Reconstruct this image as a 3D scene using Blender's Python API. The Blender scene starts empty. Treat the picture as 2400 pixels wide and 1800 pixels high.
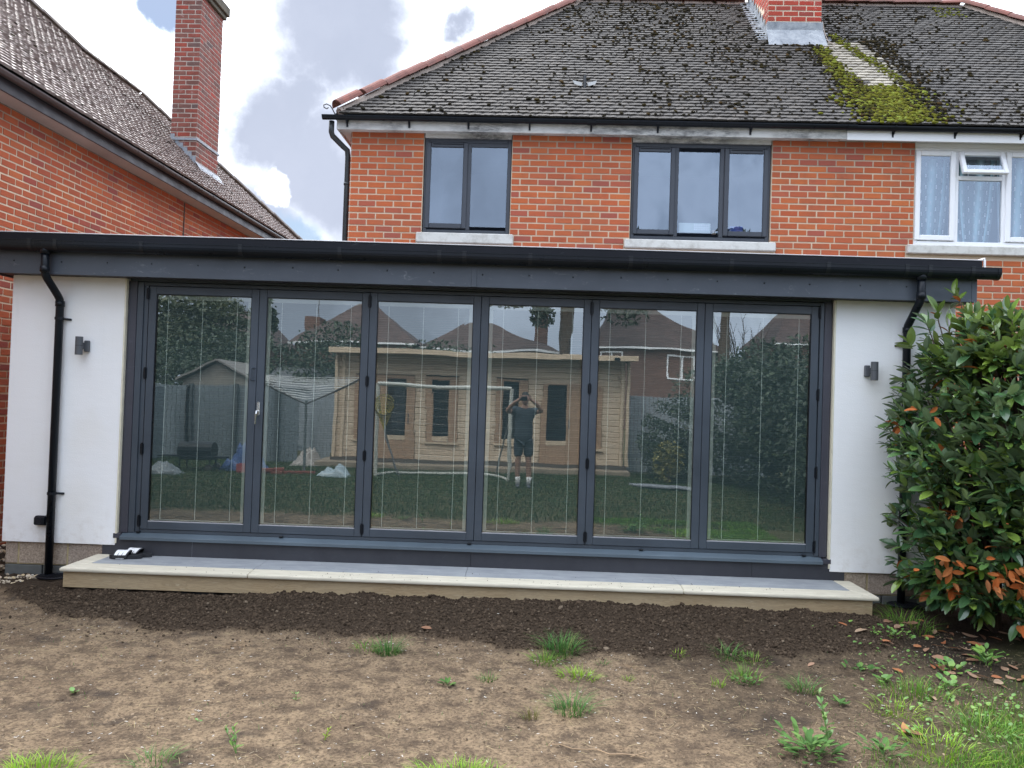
import bpy, bmesh, math, random
import numpy as np
from math import sin, cos, tan, pi, radians, sqrt, atan2, floor
from mathutils import Vector, Matrix, Euler

random.seed(7)
RNG = np.random.default_rng(11)
S = bpy.context.scene
COL = S.collection

# ------------------------------------------------------------------ camera
CAM = Vector((0.0, -7.04, 1.78))
fx = 1803.0
n_ = Vector((27, 34, fx)).normalized()
u_ = Vector((.0325, -1, 0)); u_ = (u_ - n_ * u_.dot(n_)).normalized()
x_ = n_.cross(u_)
if x_.x < 0: x_ = -x_
# image axes expressed in world axes: rows = world x, y, z
RW = Matrix((x_, n_, u_))                 # world = RW @ camera(x right, y down, z forward)
right = RW @ Vector((1, 0, 0)); down = RW @ Vector((0, 1, 0)); fwd = RW @ Vector((0, 0, 1))
cd = bpy.data.cameras.new('camera'); cam = bpy.data.objects.new('camera', cd); COL.objects.link(cam)
cm = Matrix((( right.x, -down.x, -fwd.x, CAM.x), (right.y, -down.y, -fwd.y, CAM.y), (right.z, -down.z, -fwd.z, CAM.z), (0, 0, 0, 1)))
cam.matrix_world = cm
cd.sensor_width = 36; cd.lens = 36 * fx / 2400; cd.clip_start = .005; cd.clip_end = 1500
S.camera = cam
def pix(p):
    d = Vector(p) - CAM
    z = d.dot(fwd)
    if z < .05: return None
    return 1200 + fx * d.dot(right) / z, 900 + fx * d.dot(down) / z, z

# ------------------------------------------------------------------ sky, sun, exposure
SUN_EL, SUN_AZ = radians(56), radians(-28)      # from +Y towards -X
sdir = Vector((sin(SUN_AZ) * cos(SUN_EL), cos(SUN_AZ) * cos(SUN_EL), sin(SUN_EL)))
W = bpy.data.worlds.new('World'); S.world = W; W.use_nodes = True
nt = W.node_tree; nt.nodes.clear()
def N(t, **k):
    n = nt.nodes.new(t)
    for a, b in k.items(): setattr(n, a, b)
    return n
def LK(a, b): nt.links.new(a, b)
def M1(op, a, b=None, clamp=False):
    n = N('ShaderNodeMath', operation=op, use_clamp=clamp)
    for i, q in enumerate((a, b)):
        if q is None: continue
        if isinstance(q, (int, float)): n.inputs[i].default_value = q
        else: LK(q, n.inputs[i])
    return n.outputs[0]
tc = N('ShaderNodeTexCoord')
nz = N('ShaderNodeTexNoise'); nz.inputs['Scale'].default_value = 8; nz.inputs['Detail'].default_value = 8; nz.inputs['Roughness'].default_value = .6
LK(tc.outputs['Generated'], nz.inputs['Vector'])
sub = N('ShaderNodeVectorMath', operation='SUBTRACT'); LK(nz.outputs['Color'], sub.inputs[0]); sub.inputs[1].default_value = (.5, .5, .5)
sc_ = N('ShaderNodeVectorMath', operation='SCALE'); LK(sub.outputs[0], sc_.inputs[0]); sc_.inputs['Scale'].default_value = .14
wv = N('ShaderNodeVectorMath', operation='ADD'); LK(tc.outputs['Generated'], wv.inputs[0]); LK(sc_.outputs[0], wv.inputs[1])
def blob(c, r0, r1):
    d = N('ShaderNodeVectorMath', operation='DISTANCE'); LK(wv.outputs[0], d.inputs[0]); d.inputs[1].default_value = c
    m = N('ShaderNodeMapRange', interpolation_type='SMOOTHSTEP'); LK(d.outputs['Value'], m.inputs['Value'])
    m.inputs['From Min'].default_value = r0; m.inputs['From Max'].default_value = r1
    m.inputs['To Min'].default_value = 1; m.inputs['To Max'].default_value = 0
    return m.outputs[0]
grey = None
for c, r0, r1 in [((-.288, .90, .325), .035, .092), ((-.228, .879, .415), .055, .125), ((-.255, .92, .275), .035, .115), ((-.32, .925, .215), .025, .125),
                  ((-.225, .935, .25), .03, .125), ((-.182, .90, .39), .025, .085), ((-.25, .90, .37), .02, .075), ((-.0905, .8965, .4337), .008, .038)]:
    b = blob(c, r0, r1); grey = b if grey is None else M1('MAXIMUM', grey, b)
grey = M1('POWER', grey, .42)
grey = M1('SUBTRACT', grey, blob((-.2985, .92, .2545), .006, .030), True)
n2 = N('ShaderNodeTexNoise'); n2.inputs['Scale'].default_value = 2.6; n2.inputs['Detail'].default_value = 5; n2.inputs['Roughness'].default_value = .55
LK(wv.outputs[0], n2.inputs['Vector'])
# broad brightness: brighter towards the veiled sun
dt = N('ShaderNodeVectorMath', operation='DOT_PRODUCT'); LK(tc.outputs['Generated'], dt.inputs[0]); dt.inputs[1].default_value = (sdir.x, sdir.y * 1.0, sdir.z)
mr = N('ShaderNodeMapRange', interpolation_type='SMOOTHSTEP'); LK(dt.outputs['Value'], mr.inputs['Value'])
mr.inputs['From Min'].default_value = -.15; mr.inputs['From Max'].default_value = .80; mr.inputs['To Min'].default_value = .31; mr.inputs['To Max'].default_value = .92
n2m = M1('MULTIPLY', M1('SUBTRACT', n2.outputs['Fac'], .5), .85)
lum = M1('ADD', mr.outputs[0], n2m)
lum = M1('MAXIMUM', lum, .2)
cw = N('ShaderNodeMix', data_type='RGBA'); LK(M1('SUBTRACT', lum, .35, True), cw.inputs[0]); cw.inputs[6].default_value = (.74, .86, 1.08, 1); cw.inputs[7].default_value = (1, 1.0, .995, 1)
cl = N('ShaderNodeVectorMath', operation='SCALE'); LK(cw.outputs[2], cl.inputs[0]); LK(lum, cl.inputs['Scale'])
gn = N('ShaderNodeMix', data_type='RGBA'); LK(n2.outputs['Fac'], gn.inputs[0]); gn.inputs[6].default_value = (.070, .084, .114, 1); gn.inputs[7].default_value = (.165, .176, .210, 1)
cg = N('ShaderNodeMix', data_type='RGBA'); LK(grey, cg.inputs[0]); LK(cl.outputs[0], cg.inputs[6]); LK(gn.outputs[2], cg.inputs[7])
bgc = N('ShaderNodeBackground'); LK(cg.outputs[2], bgc.inputs['Color']); bgc.inputs['Strength'].default_value = 2.5
sky = N('ShaderNodeTexSky', sky_type='NISHITA'); sky.sun_disc = False; sky.sun_elevation = SUN_EL; sky.sun_rotation = SUN_AZ
bgs = N('ShaderNodeBackground'); LK(sky.outputs[0], bgs.inputs['Color']); bgs.inputs['Strength'].default_value = .06
blue = M1('MAXIMUM', blob((-.408, .812, .415), .034, .058), blob((-.288, .938, .188), .02, .05))
gb = N('ShaderNodeMapRange', interpolation_type='SMOOTHSTEP'); LK(n2.outputs['Fac'], gb.inputs['Value']); gb.inputs['From Min'].default_value = .60; gb.inputs['From Max'].default_value = .68
gb.inputs['To Max'].default_value = .5
sep = N('ShaderNodeSeparateXYZ'); LK(tc.outputs['Generated'], sep.inputs[0])
bm_ = N('ShaderNodeMapRange'); LK(sep.outputs['Y'], bm_.inputs['Value']); bm_.inputs['From Min'].default_value = .3; bm_.inputs['From Max'].default_value = -.2
blue = M1('MAXIMUM', blue, M1('MULTIPLY', gb.outputs[0], bm_.outputs[0]))
mx = N('ShaderNodeMixShader'); LK(blue, mx.inputs[0]); LK(bgc.outputs[0], mx.inputs[1]); LK(bgs.outputs[0], mx.inputs[2])
wo = N('ShaderNodeOutputWorld'); LK(mx.outputs[0], wo.inputs['Surface'])

sl = bpy.data.lights.new('sun', 'SUN'); sun = bpy.data.objects.new('sun', sl); COL.objects.link(sun)
sl.energy = 1.5; sl.angle = radians(24); sl.color = (1, .96, .9)
sun.rotation_euler = (-sdir).to_track_quat('-Z', 'Y').to_euler(); sun.location = sdir * 40
S.view_settings.view_transform = 'Standard'; S.view_settings.look = 'None'; S.view_settings.gamma = 1
S.view_settings.exposure = 1.0
S.view_settings.use_curve_mapping = False
S.render.engine = 'CYCLES'
S.cycles.max_bounces = 8; S.cycles.transparent_max_bounces = 12; S.cycles.glossy_bounces = 4

# ------------------------------------------------------------------ helpers
class MB:
    def __init__(s): s.v = []; s.f = []; s.m = []
    def add(s, vs, fs, mi=0, M=None):
        b = len(s.v)
        if M is not None: vs = [M @ Vector(p) for p in vs]
        s.v.extend([tuple(p) for p in vs]); s.f.extend([tuple(b + i for i in f) for f in fs]); s.m.extend([mi] * len(fs)); return s
    def box(s, x0, x1, y0, y1, z0, z1, c=0, mi=0, M=None):
        vs, fs = cbox(x0, x1, y0, y1, z0, z1, c); return s.add(vs, fs, mi, M)
    def tube(s, path, r, n=8, mi=0, caps=True, M=None):
        path = [Vector(p) for p in path]; k = len(path)
        rs = r if isinstance(r, (list, tuple)) else [r] * k
        vs = []; fs = []; up = None
        for i, p in enumerate(path):
            t = (path[min(i + 1, k - 1)] - path[max(i - 1, 0)]).normalized()
            if up is None:
                a = Vector((0, 0, 1)) if abs(t.z) < .9 else Vector((1, 0, 0)); up = (a - t * a.dot(t)).normalized()
            else: up = (up - t * up.dot(t)).normalized()
            w = t.cross(up)
            for j in range(n):
                an = 2 * pi * j / n; vs.append(p + (up * cos(an) + w * sin(an)) * rs[i])
        for i in range(k - 1):
            for j in range(n):
                a = i * n + j; b = i * n + (j + 1) % n; fs.append((a, a + n, b + n, b))
        if caps: fs.append(tuple(range(n))); fs.append(tuple((k - 1) * n + j for j in range(n - 1, -1, -1)))
        return s.add(vs, fs, mi, M)
    def sweep(s, prof, x0, x1, mi=0, caps=True):     # profile of (y,z) swept along x
        n = len(prof); vs = [(x0, y, z) for y, z in prof] + [(x1, y, z) for y, z in prof]
        fs = [(j, (j + 1) % n, n + (j + 1) % n, n + j) for j in range(n)]
        if caps: fs += [tuple(range(n - 1, -1, -1)), tuple(range(n, 2 * n))]
        return s.add(vs, fs, mi)
    def build(s, name, mats, parent=None, smooth=False, kind=None, label=None):
        me = mesh_of(name, s.v, s.f, mats, s.m, smooth)
        return link(name, me, parent, kind, label)
def cbox(x0, x1, y0, y1, z0, z1, c=0):
    if c <= 0:
        v = [(x, y, z) for x in (x0, x1) for y in (y0, y1) for z in (z0, z1)]
        return v, [(0, 1, 3, 2), (4, 6, 7, 5), (0, 4, 5, 1), (2, 3, 7, 6), (0, 2, 6, 4), (1, 5, 7, 3)]
    c = min(c, (x1 - x0) * .45, (y1 - y0) * .45, (z1 - z0) * .45)
    X = (x0, x1); Y = (y0, y1); Z = (z0, z1); v = []; ix = {}
    for i in (0, 1):
        for j in (0, 1):
            for k in (0, 1):
                sx, sy, sz = (1, -1)[i], (1, -1)[j], (1, -1)[k]
                for a in range(3):
                    p = [X[i] + sx * c, Y[j] + sy * c, Z[k] + sz * c]; p[a] = (X[i], Y[j], Z[k])[a]
                    ix[i, j, k, a] = len(v); v.append(tuple(p))
    f = []
    q = [(0, 0), (0, 1), (1, 1), (1, 0)]
    for i in (0, 1):
        o = [ix[i, a, b, 0] for a, b in q]; f.append(o if i == 0 else o[::-1])
        o = [ix[a, i, b, 1] for a, b in q]; f.append(o[::-1] if i == 0 else o)
        o = [ix[a, b, i, 2] for a, b in q]; f.append(o if i == 0 else o[::-1])
    for i in (0, 1):
        for j in (0, 1):
            f.append([ix[0, i, j, 1], ix[1, i, j, 1], ix[1, i, j, 2], ix[0, i, j, 2]])
            f.append([ix[i, 0, j, 0], ix[i, 1, j, 0], ix[i, 1, j, 2], ix[i, 0, j, 2]])
            f.append([ix[i, j, 0, 0], ix[i, j, 1, 0], ix[i, j, 1, 1], ix[i, j, 0, 1]])
    for i in (0, 1):
        for j in (0, 1):
            for k in (0, 1): f.append([ix[i, j, k, a] for a in range(3)])
    return v, f
def mesh_of(name, v, f, mats, m=None, smooth=False):
    me = bpy.data.meshes.new(name); me.from_pydata([tuple(p) for p in v], [], [list(q) for q in f])
    if not isinstance(mats, (list, tuple)): mats = [mats]
    for a in mats: me.materials.append(a)
    if m is not None and len(mats) > 1: me.polygons.foreach_set('material_index', m)
    if smooth: me.polygons.foreach_set('use_smooth', [True] * len(me.polygons))
    me.update(); return me
def np_mesh(name, V, F, mats, mi=None, smooth=False):
    """V (n,3) float, F (m,k) int arrays with equal face size"""
    me = bpy.data.meshes.new(name); F = np.asarray(F, dtype=np.int32); k = F.shape[1]
    me.vertices.add(len(V)); me.vertices.foreach_set('co', np.asarray(V, dtype=np.float32).ravel())
    me.loops.add(F.size); me.loops.foreach_set('vertex_index', F.ravel())
    me.polygons.add(len(F)); me.polygons.foreach_set('loop_start', np.arange(0, F.size, k, dtype=np.int32))
    if not isinstance(mats, (list, tuple)): mats = [mats]
    for a in mats: me.materials.append(a)
    if mi is not None: me.polygons.foreach_set('material_index', np.asarray(mi, dtype=np.int32))
    me.polygons.foreach_set('use_smooth', np.full(len(F), smooth, dtype=bool))
    me.update(calc_edges=True); me.validate(); return me
def link(name, data, parent=None, kind=None, label=None):
    o = bpy.data.objects.new(name, data); COL.objects.link(o)
    if parent is not None: o.parent = parent
    if kind: o['kind'] = kind
    if label: o['label'] = label
    return o
def tag(o, label, cat, group=None):
    o['label'] = label; o['category'] = cat
    if group: o['group'] = group
    return o
def thing(name, label, cat, loc=(0, 0, 0), rz=0, group=None):
    o = link(name, None); o.location = loc; o.rotation_euler = (0, 0, rz); o.empty_display_size = .1
    return tag(o, label, cat, group)
def joined(transforms, variants):
    """many transformed copies of variant (verts, faces) in one array mesh; faces triangulated/quads must be equal size per call"""
    Vs = []; Fs = []; Mi = []; b = 0
    vs = [np.array(v, dtype=float) for v, f in variants]; fs = [np.array(f, dtype=int) for v, f in variants]
    for T, k, mi in transforms:
        A = np.array(T); P = vs[k] @ A[:3, :3].T + A[:3, 3]
        Vs.append(P); Fs.append(fs[k] + b); Mi.append(np.full(len(fs[k]), mi)); b += len(P)
    return np.concatenate(Vs), np.concatenate(Fs), np.concatenate(Mi)
def tri(f):
    out = []
    for q in f:
        for i in range(1, len(q) - 1): out.append((q[0], q[i], q[i + 1]))
    return out
def pieces(name, transforms, variants, mats, parent, root_mw, limit=300, stuff=None, smooth=False):
    """first `limit` pieces (largest in view) as objects sharing meshes, rest joined as one stuff part"""
    def key(t):
        p = pix(root_mw @ Vector((t[0][0][3], t[0][1][3], t[0][2][3])))
        if p is None or not (-30 < p[0] < 2430 and -30 < p[1] < 1830): return 1e6
        return p[2]
    tr = sorted(transforms, key=key)
    vis = [t for t in tr if key(t) < 1e5]
    a = vis[:limit]; sel = set(id(t) for t in a); rest = [t for t in tr if id(t) not in sel]
    cache = {}
    for T, k, mi in a:
        if (k, mi) not in cache: cache[k, mi] = mesh_of(name, variants[k][0], variants[k][1], [mats[mi]], None, smooth)
        o = link(name, cache[k, mi], parent); o.matrix_local = Matrix(T)
    if rest:
        V, F, mi = joined(rest, [(v, tri(f)) for v, f in variants])
        me = np_mesh(stuff or name, V, F, mats, mi, smooth)
        link(stuff or name, me, parent, 'stuff')
def TM(loc, rot=None, scale=(1, 1, 1)):
    R = rot if rot is not None else Matrix.Identity(3)
    if isinstance(R, Euler): R = R.to_matrix()
    Mx = R @ Matrix.Diagonal(Vector(scale)).to_3x3()
    M4 = Mx.to_4x4(); M4.translation = Vector(loc); return M4
def hash2(ix, iy, seed):
    h = (ix.astype(np.int64) * 374761393 + iy.astype(np.int64) * 668265263 + seed * 982451653) & 0x7fffffff
    h = ((h ^ (h >> 13)) * 1274126177) & 0x7fffffff
    return ((h ^ (h >> 16)) & 0xffff) / 65535.0
def vnoise(x, y, seed=0):
    ix = np.floor(x); iy = np.floor(y); fx_ = x - ix; fy = y - iy
    fx_ = fx_ * fx_ * (3 - 2 * fx_); fy = fy * fy * (3 - 2 * fy); ix = ix.astype(np.int64); iy = iy.astype(np.int64)
    a = hash2(ix, iy, seed); b = hash2(ix + 1, iy, seed); c = hash2(ix, iy + 1, seed); d = hash2(ix + 1, iy + 1, seed)
    return (a * (1 - fx_) + b * fx_) * (1 - fy) + (c * (1 - fx_) + d * fx_) * fy
def fbm(x, y, seed=0, o=4):
    r = 0; a = .5
    for i in range(o): r = r + a * vnoise(x * 2 ** i, y * 2 ** i, seed + i * 17); a *= .5
    return r / (1 - .5 ** o)
def sst(a, b, x): t = np.clip((x - a) / (b - a), 0, 1); return t * t * (3 - 2 * t)

# ------------------------------------------------------------------ materials
def lin(*c): return tuple((q / 12.92 if q <= .04045 else ((q + .055) / 1.055) ** 2.4) for q in [k / 255 for k in c])
class Mat:
    def __init__(s, name):
        s.m = bpy.data.materials.new(name); s.m.use_nodes = True; s.t = s.m.node_tree; s.t.nodes.clear()
        s.o = s.n('ShaderNodeOutputMaterial'); s.b = s.n('ShaderNodeBsdfPrincipled'); s.l(s.b.outputs[0], s.o.inputs[0])
        s.geo = s.n('ShaderNodeNewGeometry'); s.pos = s.geo.outputs['Position']
    def n(s, t, **k):
        q = s.t.nodes.new(t)
        for a, b in k.items(): setattr(q, a, b)
        return q
    def l(s, a, b): s.t.links.new(a, b)
    def noise(s, scale, detail=4, rough=.55, vec=None, dist=0, stretch=None):
        q = s.n('ShaderNodeTexNoise'); q.inputs['Scale'].default_value = scale; q.inputs['Detail'].default_value = detail; q.inputs['Roughness'].default_value = rough
        q.inputs['Distortion'].default_value = dist
        v = vec or s.pos
        if stretch:
            mp = s.n('ShaderNodeMapping'); mp.inputs['Scale'].default_value = stretch; s.l(v, mp.inputs['Vector']); v = mp.outputs[0]
        s.l(v, q.inputs['Vector']); return q.outputs['Fac']
    def ramp(s, fac, stops, interp='LINEAR'):
        q = s.n('ShaderNodeValToRGB'); q.color_ramp.interpolation = interp; e = q.color_ramp.elements
        while len(e) < len(stops): e.new(.5)
        for el, (p, c) in zip(e, stops): el.position = p; el.color = (*c[:3], 1) if not isinstance(c, (int, float)) else (c, c, c, 1)
        s.l(fac, q.inputs[0]); return q.outputs[0]
    def mix(s, fac, a, b, mode='MIX'):
        q = s.n('ShaderNodeMix', data_type='RGBA', blend_type=mode)
        for i, k in ((0, fac), (6, a), (7, b)):
            if isinstance(k, (int, float)): q.inputs[i].default_value = k if i == 0 else (k, k, k, 1)
            elif isinstance(k, tuple): q.inputs[i].default_value = (*k[:3], 1)
            else: s.l(k, q.inputs[i])
        return q.outputs[2]
    def math(s, op, a, b=None, clamp=False):
        q = s.n('ShaderNodeMath', operation=op, use_clamp=clamp)
        for i, k in enumerate((a, b)):
            if k is None: continue
            if isinstance(k, (int, float)): q.inputs[i].default_value = k
            else: s.l(k, q.inputs[i])
        return q.outputs[0]
    def rnd(s):
        oi = s.n('ShaderNodeObjectInfo'); return s.math('FRACT', s.math('ADD', oi.outputs['Random'], s.geo.outputs['Random Per Island']))
    def color(s, c):
        if isinstance(c, tuple): s.b.inputs['Base Color'].default_value = (*c[:3], 1)
        else: s.l(c, s.b.inputs['Base Color'])
        return s
    def rough(s, r, spec=.5):
        if isinstance(r, (int, float)): s.b.inputs['Roughness'].default_value = r
        else: s.l(r, s.b.inputs['Roughness'])
        s.b.inputs['Specular IOR Level'].default_value = spec; return s
    def bump(s, h, strength=.5, dist=.01):
        q = s.n('ShaderNodeBump'); q.inputs['Strength'].default_value = strength; q.inputs['Distance'].default_value = dist
        s.l(h, q.inputs['Height']); s.l(q.outputs[0], s.b.inputs['Normal']); return s
def simple(name, c, r=.6, var=.2, scale=6, bump=0, spec=.5, metal=0, stretch=None):
    m = Mat(name); f = m.noise(scale, 5, .6, stretch=stretch)
    a = tuple(k * (1 - var) for k in c); b = tuple(min(1, k * (1 + var)) for k in c)
    m.color(m.ramp(f, [(.25, a), (.75, b)])).rough(r, spec); m.b.inputs['Metallic'].default_value = metal
    if bump: m.bump(m.noise(scale * 8, 4, .6), bump, .004)
    return m.m

def brick_mat(name, pal, white=.0, dark=0., light=.0):
    m = Mat(name); r = m.rnd()
    c = m.ramp(r, pal)
    f = m.noise(38, 5, .65); c = m.mix(m.math('MULTIPLY', f, .35), c, m.mix(.62, c, (.18, .045, .025)))
    sp = m.noise(150, 3, .6); c = m.mix(m.ramp(sp, [(.62, 0), (.74, 1)]), c, m.mix(.5, c, (.09, .03, .02)))
    big = m.noise(2.2, 3); c = m.mix(m.ramp(big, [(.40, 0), (.75, .45)]), c, (.22, .075, .05))
    if white: c = m.mix(m.ramp(m.noise(14, 5, .7), [(.60, 0), (.72, white)]), c, (.5, .44, .4))
    if dark:  c = m.mix(m.ramp(m.noise(5, 4, .6), [(.4, 0), (.7, dark)]), c, (.05, .035, .03))
    c = m.mix(light, c, (.58, .27, .16)); c = m.mix(m.ramp(m.noise(4.5, 5, .7), [(.56, 0), (.76, .35)]), c, (.16, .06, .045)); m.color(c).rough(.9, .25).bump(m.math('ADD', f, sp), .5, .004); return m.m
PAL = [(0, (.43, .090, .034)), (.25, (.52, .125, .040)), (.5, (.47, .105, .045)), (.7, (.56, .150, .042)), (.88, (.44, .105, .055)), (.97, (.37, .085, .058)), (1, (.31, .08, .06))]
M_BRICK = brick_mat('orange_red_brick', PAL, light=.07)
M_BRICKN = brick_mat('red_stock_brick', [(0, (.40, .088, .036)), (.3, (.45, .108, .042)), (.55, (.37, .082, .040)), (.75, (.48, .13, .045)), (.9, (.34, .075, .048)), (1, (.27, .065, .055))])
M_BRICKC = brick_mat('weathered_chimney_brick', [(0, (.24, .06, .045)), (.3, (.30, .08, .06)), (.5, (.17, .085, .07)), (.62, (.36, .06, .04)), (.8, (.22, .09, .07)), (1, (.12, .085, .08))], .35, .4)
M_BRICKD = brick_mat('bright_red_chimney_brick', [(0, (.40, .05, .035)), (.5, (.47, .065, .04)), (1, (.32, .06, .05))], .75, .0)
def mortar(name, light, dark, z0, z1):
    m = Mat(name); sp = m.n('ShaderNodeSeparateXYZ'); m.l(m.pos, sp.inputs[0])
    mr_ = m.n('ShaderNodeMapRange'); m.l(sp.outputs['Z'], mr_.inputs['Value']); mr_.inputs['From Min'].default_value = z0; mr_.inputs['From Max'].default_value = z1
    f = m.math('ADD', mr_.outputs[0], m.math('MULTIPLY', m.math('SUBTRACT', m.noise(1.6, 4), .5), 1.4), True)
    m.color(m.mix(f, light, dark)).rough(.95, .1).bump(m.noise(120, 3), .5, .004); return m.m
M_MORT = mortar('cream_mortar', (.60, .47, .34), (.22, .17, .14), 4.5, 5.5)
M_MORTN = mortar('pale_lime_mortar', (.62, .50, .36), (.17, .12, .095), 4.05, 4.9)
M_MORTC = simple('chimney_mortar', (.40, .33, .28), .95, .3, 9, .4)
M_MORTL = simple('bright_chimney_mortar', (.62, .50, .38), .95, .15, 9, .4)

m = Mat('white_render'); c = m.mix(m.ramp(m.noise(.9, 4, .5), [(.48, 0), (.75, .75)]), (.84, .84, .835), (.76, .73, .66))
sz_ = m.n('ShaderNodeSeparateXYZ'); m.l(m.pos, sz_.inputs[0]); spl = m.math('MULTIPLY', m.math('SUBTRACT', 1.0, m.math('MULTIPLY', m.math('SUBTRACT', sz_.outputs['Z'], .3), 2.6), True), m.ramp(m.noise(11, 5, .7), [(.48, 0), (.74, .38)])); c = m.mix(spl, c, (.46, .38, .29)); c = m.mix(m.ramp(m.noise(3, 5, .6, stretch=(5, 1, .35)), [(.58, 0), (.80, .11)]), c, (.55, .53, .48))
m.color(m.mix(m.ramp(m.noise(26, 4, .7), [(.66, 0), (.8, .12)]), c, (.5, .46, .4))).rough(.85, .2).bump(m.math('ADD', m.noise(90, 4, .6), m.math('MULTIPLY', m.noise(5, 3, .5, stretch=(1, 1, 2.5)), 1.6)), .35, .004); M_RENDER = m.m
M_BEAD = simple('cream_bead', (.70, .65, .50), .6, .12, 14)
M_BLOCK = Mat('concrete_block'); m = M_BLOCK; f = m.noise(75, 4, .7); m.color(m.mix(m.rnd(), m.ramp(f, [(.3, (.22, .17, .125)), (.7, (.60, .49, .37))]), m.ramp(f, [(.3, (.20, .155, .125)), (.7, (.50, .41, .33))]))).rough(.95, .1).bump(f, .9, .008); M_BLOCK = m.m
M_BMORT = simple('yellow_mortar', (.42, .34, .19), .95, .2, 20, .4)
M_FOUND = simple('damp_foundation', (.10, .105, .10), .9, .3, 6, .3)
def pvc(name, base, rough, scr=0., big=.2):
    m = Mat(name); c = m.ramp(m.noise(1.3, 4), [(.3, tuple(k * (1 - big) for k in base)), (.7, tuple(k * (1 + big) for k in base))])
    if scr:
        mk = m.ramp(m.noise(3.2, 6, .75, stretch=(2.0, 1, 5), dist=1.2), [(.60, 0), (.72, scr)]); c = m.mix(mk, c, (.30, .32, .34))
    m.color(c).rough(m.ramp(m.noise(7, 3), [(.3, rough * .85), (.7, min(1, rough * 1.2))]), .5); return m.m
M_FASC = pvc('anthracite_fascia_board', (.060, .071, .089), .48, .55)
M_ALU = pvc('anthracite_aluminium', (.050, .063, .080), .36, .05)
M_TRIMP = pvc('dark_grey_trim', (.046, .046, .060), .5, .12)
M_PLINTH = pvc('charcoal_plinth_panel', (.034, .035, .042), .62, .07)
M_SILL = pvc('grey_blue_sill', (.085, .112, .135), .38, .05)
M_BLACK = pvc('black_plastic', (.0075, .0095, .013), .30, .02); M_BLACK.node_tree.nodes['Principled BSDF'].inputs['Specular IOR Level'].default_value = .22
M_RUBBER = pvc('black_roof_edge', (.009, .010, .014), .45, .10); M_RUBBER.node_tree.nodes['Principled BSDF'].inputs['Specular IOR Level'].default_value = .2
M_PALE = simple('pale_edge_trim', (.42, .41, .42), .5, .1, 8)
M_WHITEP = simple('white_pvc', (.80, .80, .80), .35, .04, 4)
M_LAMP = pvc('graphite_lamp_metal', (.075, .080, .088), .45)
M_CHROME = simple('satin_chrome', (.75, .73, .70), .22, .05, 20, metal=1)
M_CORD = simple('white_blind_cord', (.75, .74, .70), .7, .03, 5)
M_SLAT = simple('grey_blind_slat', (.070, .094, .098), .6, .08, 3)
M_CHAN = simple('pale_blind_channel', (.50, .48, .44), .6, .05, 9)
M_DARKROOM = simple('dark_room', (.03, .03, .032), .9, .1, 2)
M_ROOM = simple('dim_room', (.075, .085, .11), .9, .3, .9)

def glass(name, refl, tint, wave, wscale):
    m = Mat(name); m.t.nodes.remove(m.b)
    g = m.n('ShaderNodeBsdfGlossy'); g.inputs['Roughness'].default_value = 0; g.inputs['Color'].default_value = (*refl[1], 1)
    t = m.n('ShaderNodeBsdfTransparent'); t.inputs['Color'].default_value = (*tint, 1)
    mxs = m.n('ShaderNodeMixShader')
    fr = m.n('ShaderNodeLayerWeight'); fr.inputs['Blend'].default_value = .25
    fac = m.math('ADD', refl[0], m.math('MULTIPLY', fr.outputs['Fresnel'], .35), True)
    m.l(fac, mxs.inputs[0]); m.l(t.outputs[0], mxs.inputs[1]); m.l(g.outputs[0], mxs.inputs[2]); m.l(mxs.outputs[0], m.o.inputs[0])
    b = m.n('ShaderNodeBump'); b.inputs['Distance'].default_value = wave; b.inputs['Strength'].default_value = 1
    m.l(m.noise(wscale, 1, .4, stretch=(1, 1, 1.6)), b.inputs['Height']); m.l(b.outputs[0], g.inputs['Normal']); return m.m
M_GLASS = glass('coated_door_glass', (.238, (.92, .96, .95)), (.72, .80, .79), .00042, 2.3)
M_WGLASS = glass('window_glass', (.235, (.76, .87, 1.0)), (.75, .80, .85), .0006, 1.5)
M_CGLASS = glass('cabin_glass', (.10, (.9, .9, .9)), (.6, .65, .7), .0002, 2)

M_COPING = Mat('cream_porcelain_coping'); m = M_COPING
f = m.noise(5, 5, .6, stretch=(1, 6, 6)); m.color(m.mix(m.ramp(m.noise(34, 4, .7), [(.62, 0), (.75, .4)]), m.ramp(f, [(.3, (.52, .475, .375)), (.7, (.68, .625, .50))]), (.26, .23, .17))).rough(.62, .4); M_COPING = m.m
M_SLAB = Mat('blue_grey_porcelain_slab'); m = M_SLAB
f = m.noise(3.5, 5, .6, stretch=(1, 4, 4)); m.color(m.mix(m.ramp(m.noise(9, 4, .65), [(.5, 0), (.75, .5)]), m.ramp(f, [(.3, (.235, .25, .268)), (.7, (.33, .345, .36))]), (.40, .415, .42))).rough(.6, .4); M_SLAB = m.m
M_RISER = Mat('brown_timber_effect_riser'); m = M_RISER
f = m.noise(4, 6, .65, stretch=(1, 5, 9), dist=1.5); c = m.ramp(f, [(.25, (.25, .165, .09)), (.45, (.42, .315, .185)), (.56, (.30, .215, .12)), (.75, (.55, .45, .30))])
m.color(m.mix(m.ramp(m.noise(1.4, 3), [(.4, 0), (.7, .4)]), c, (.44, .36, .24))).rough(.8, .25).bump(f, .2, .003); M_RISER = m.m

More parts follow.
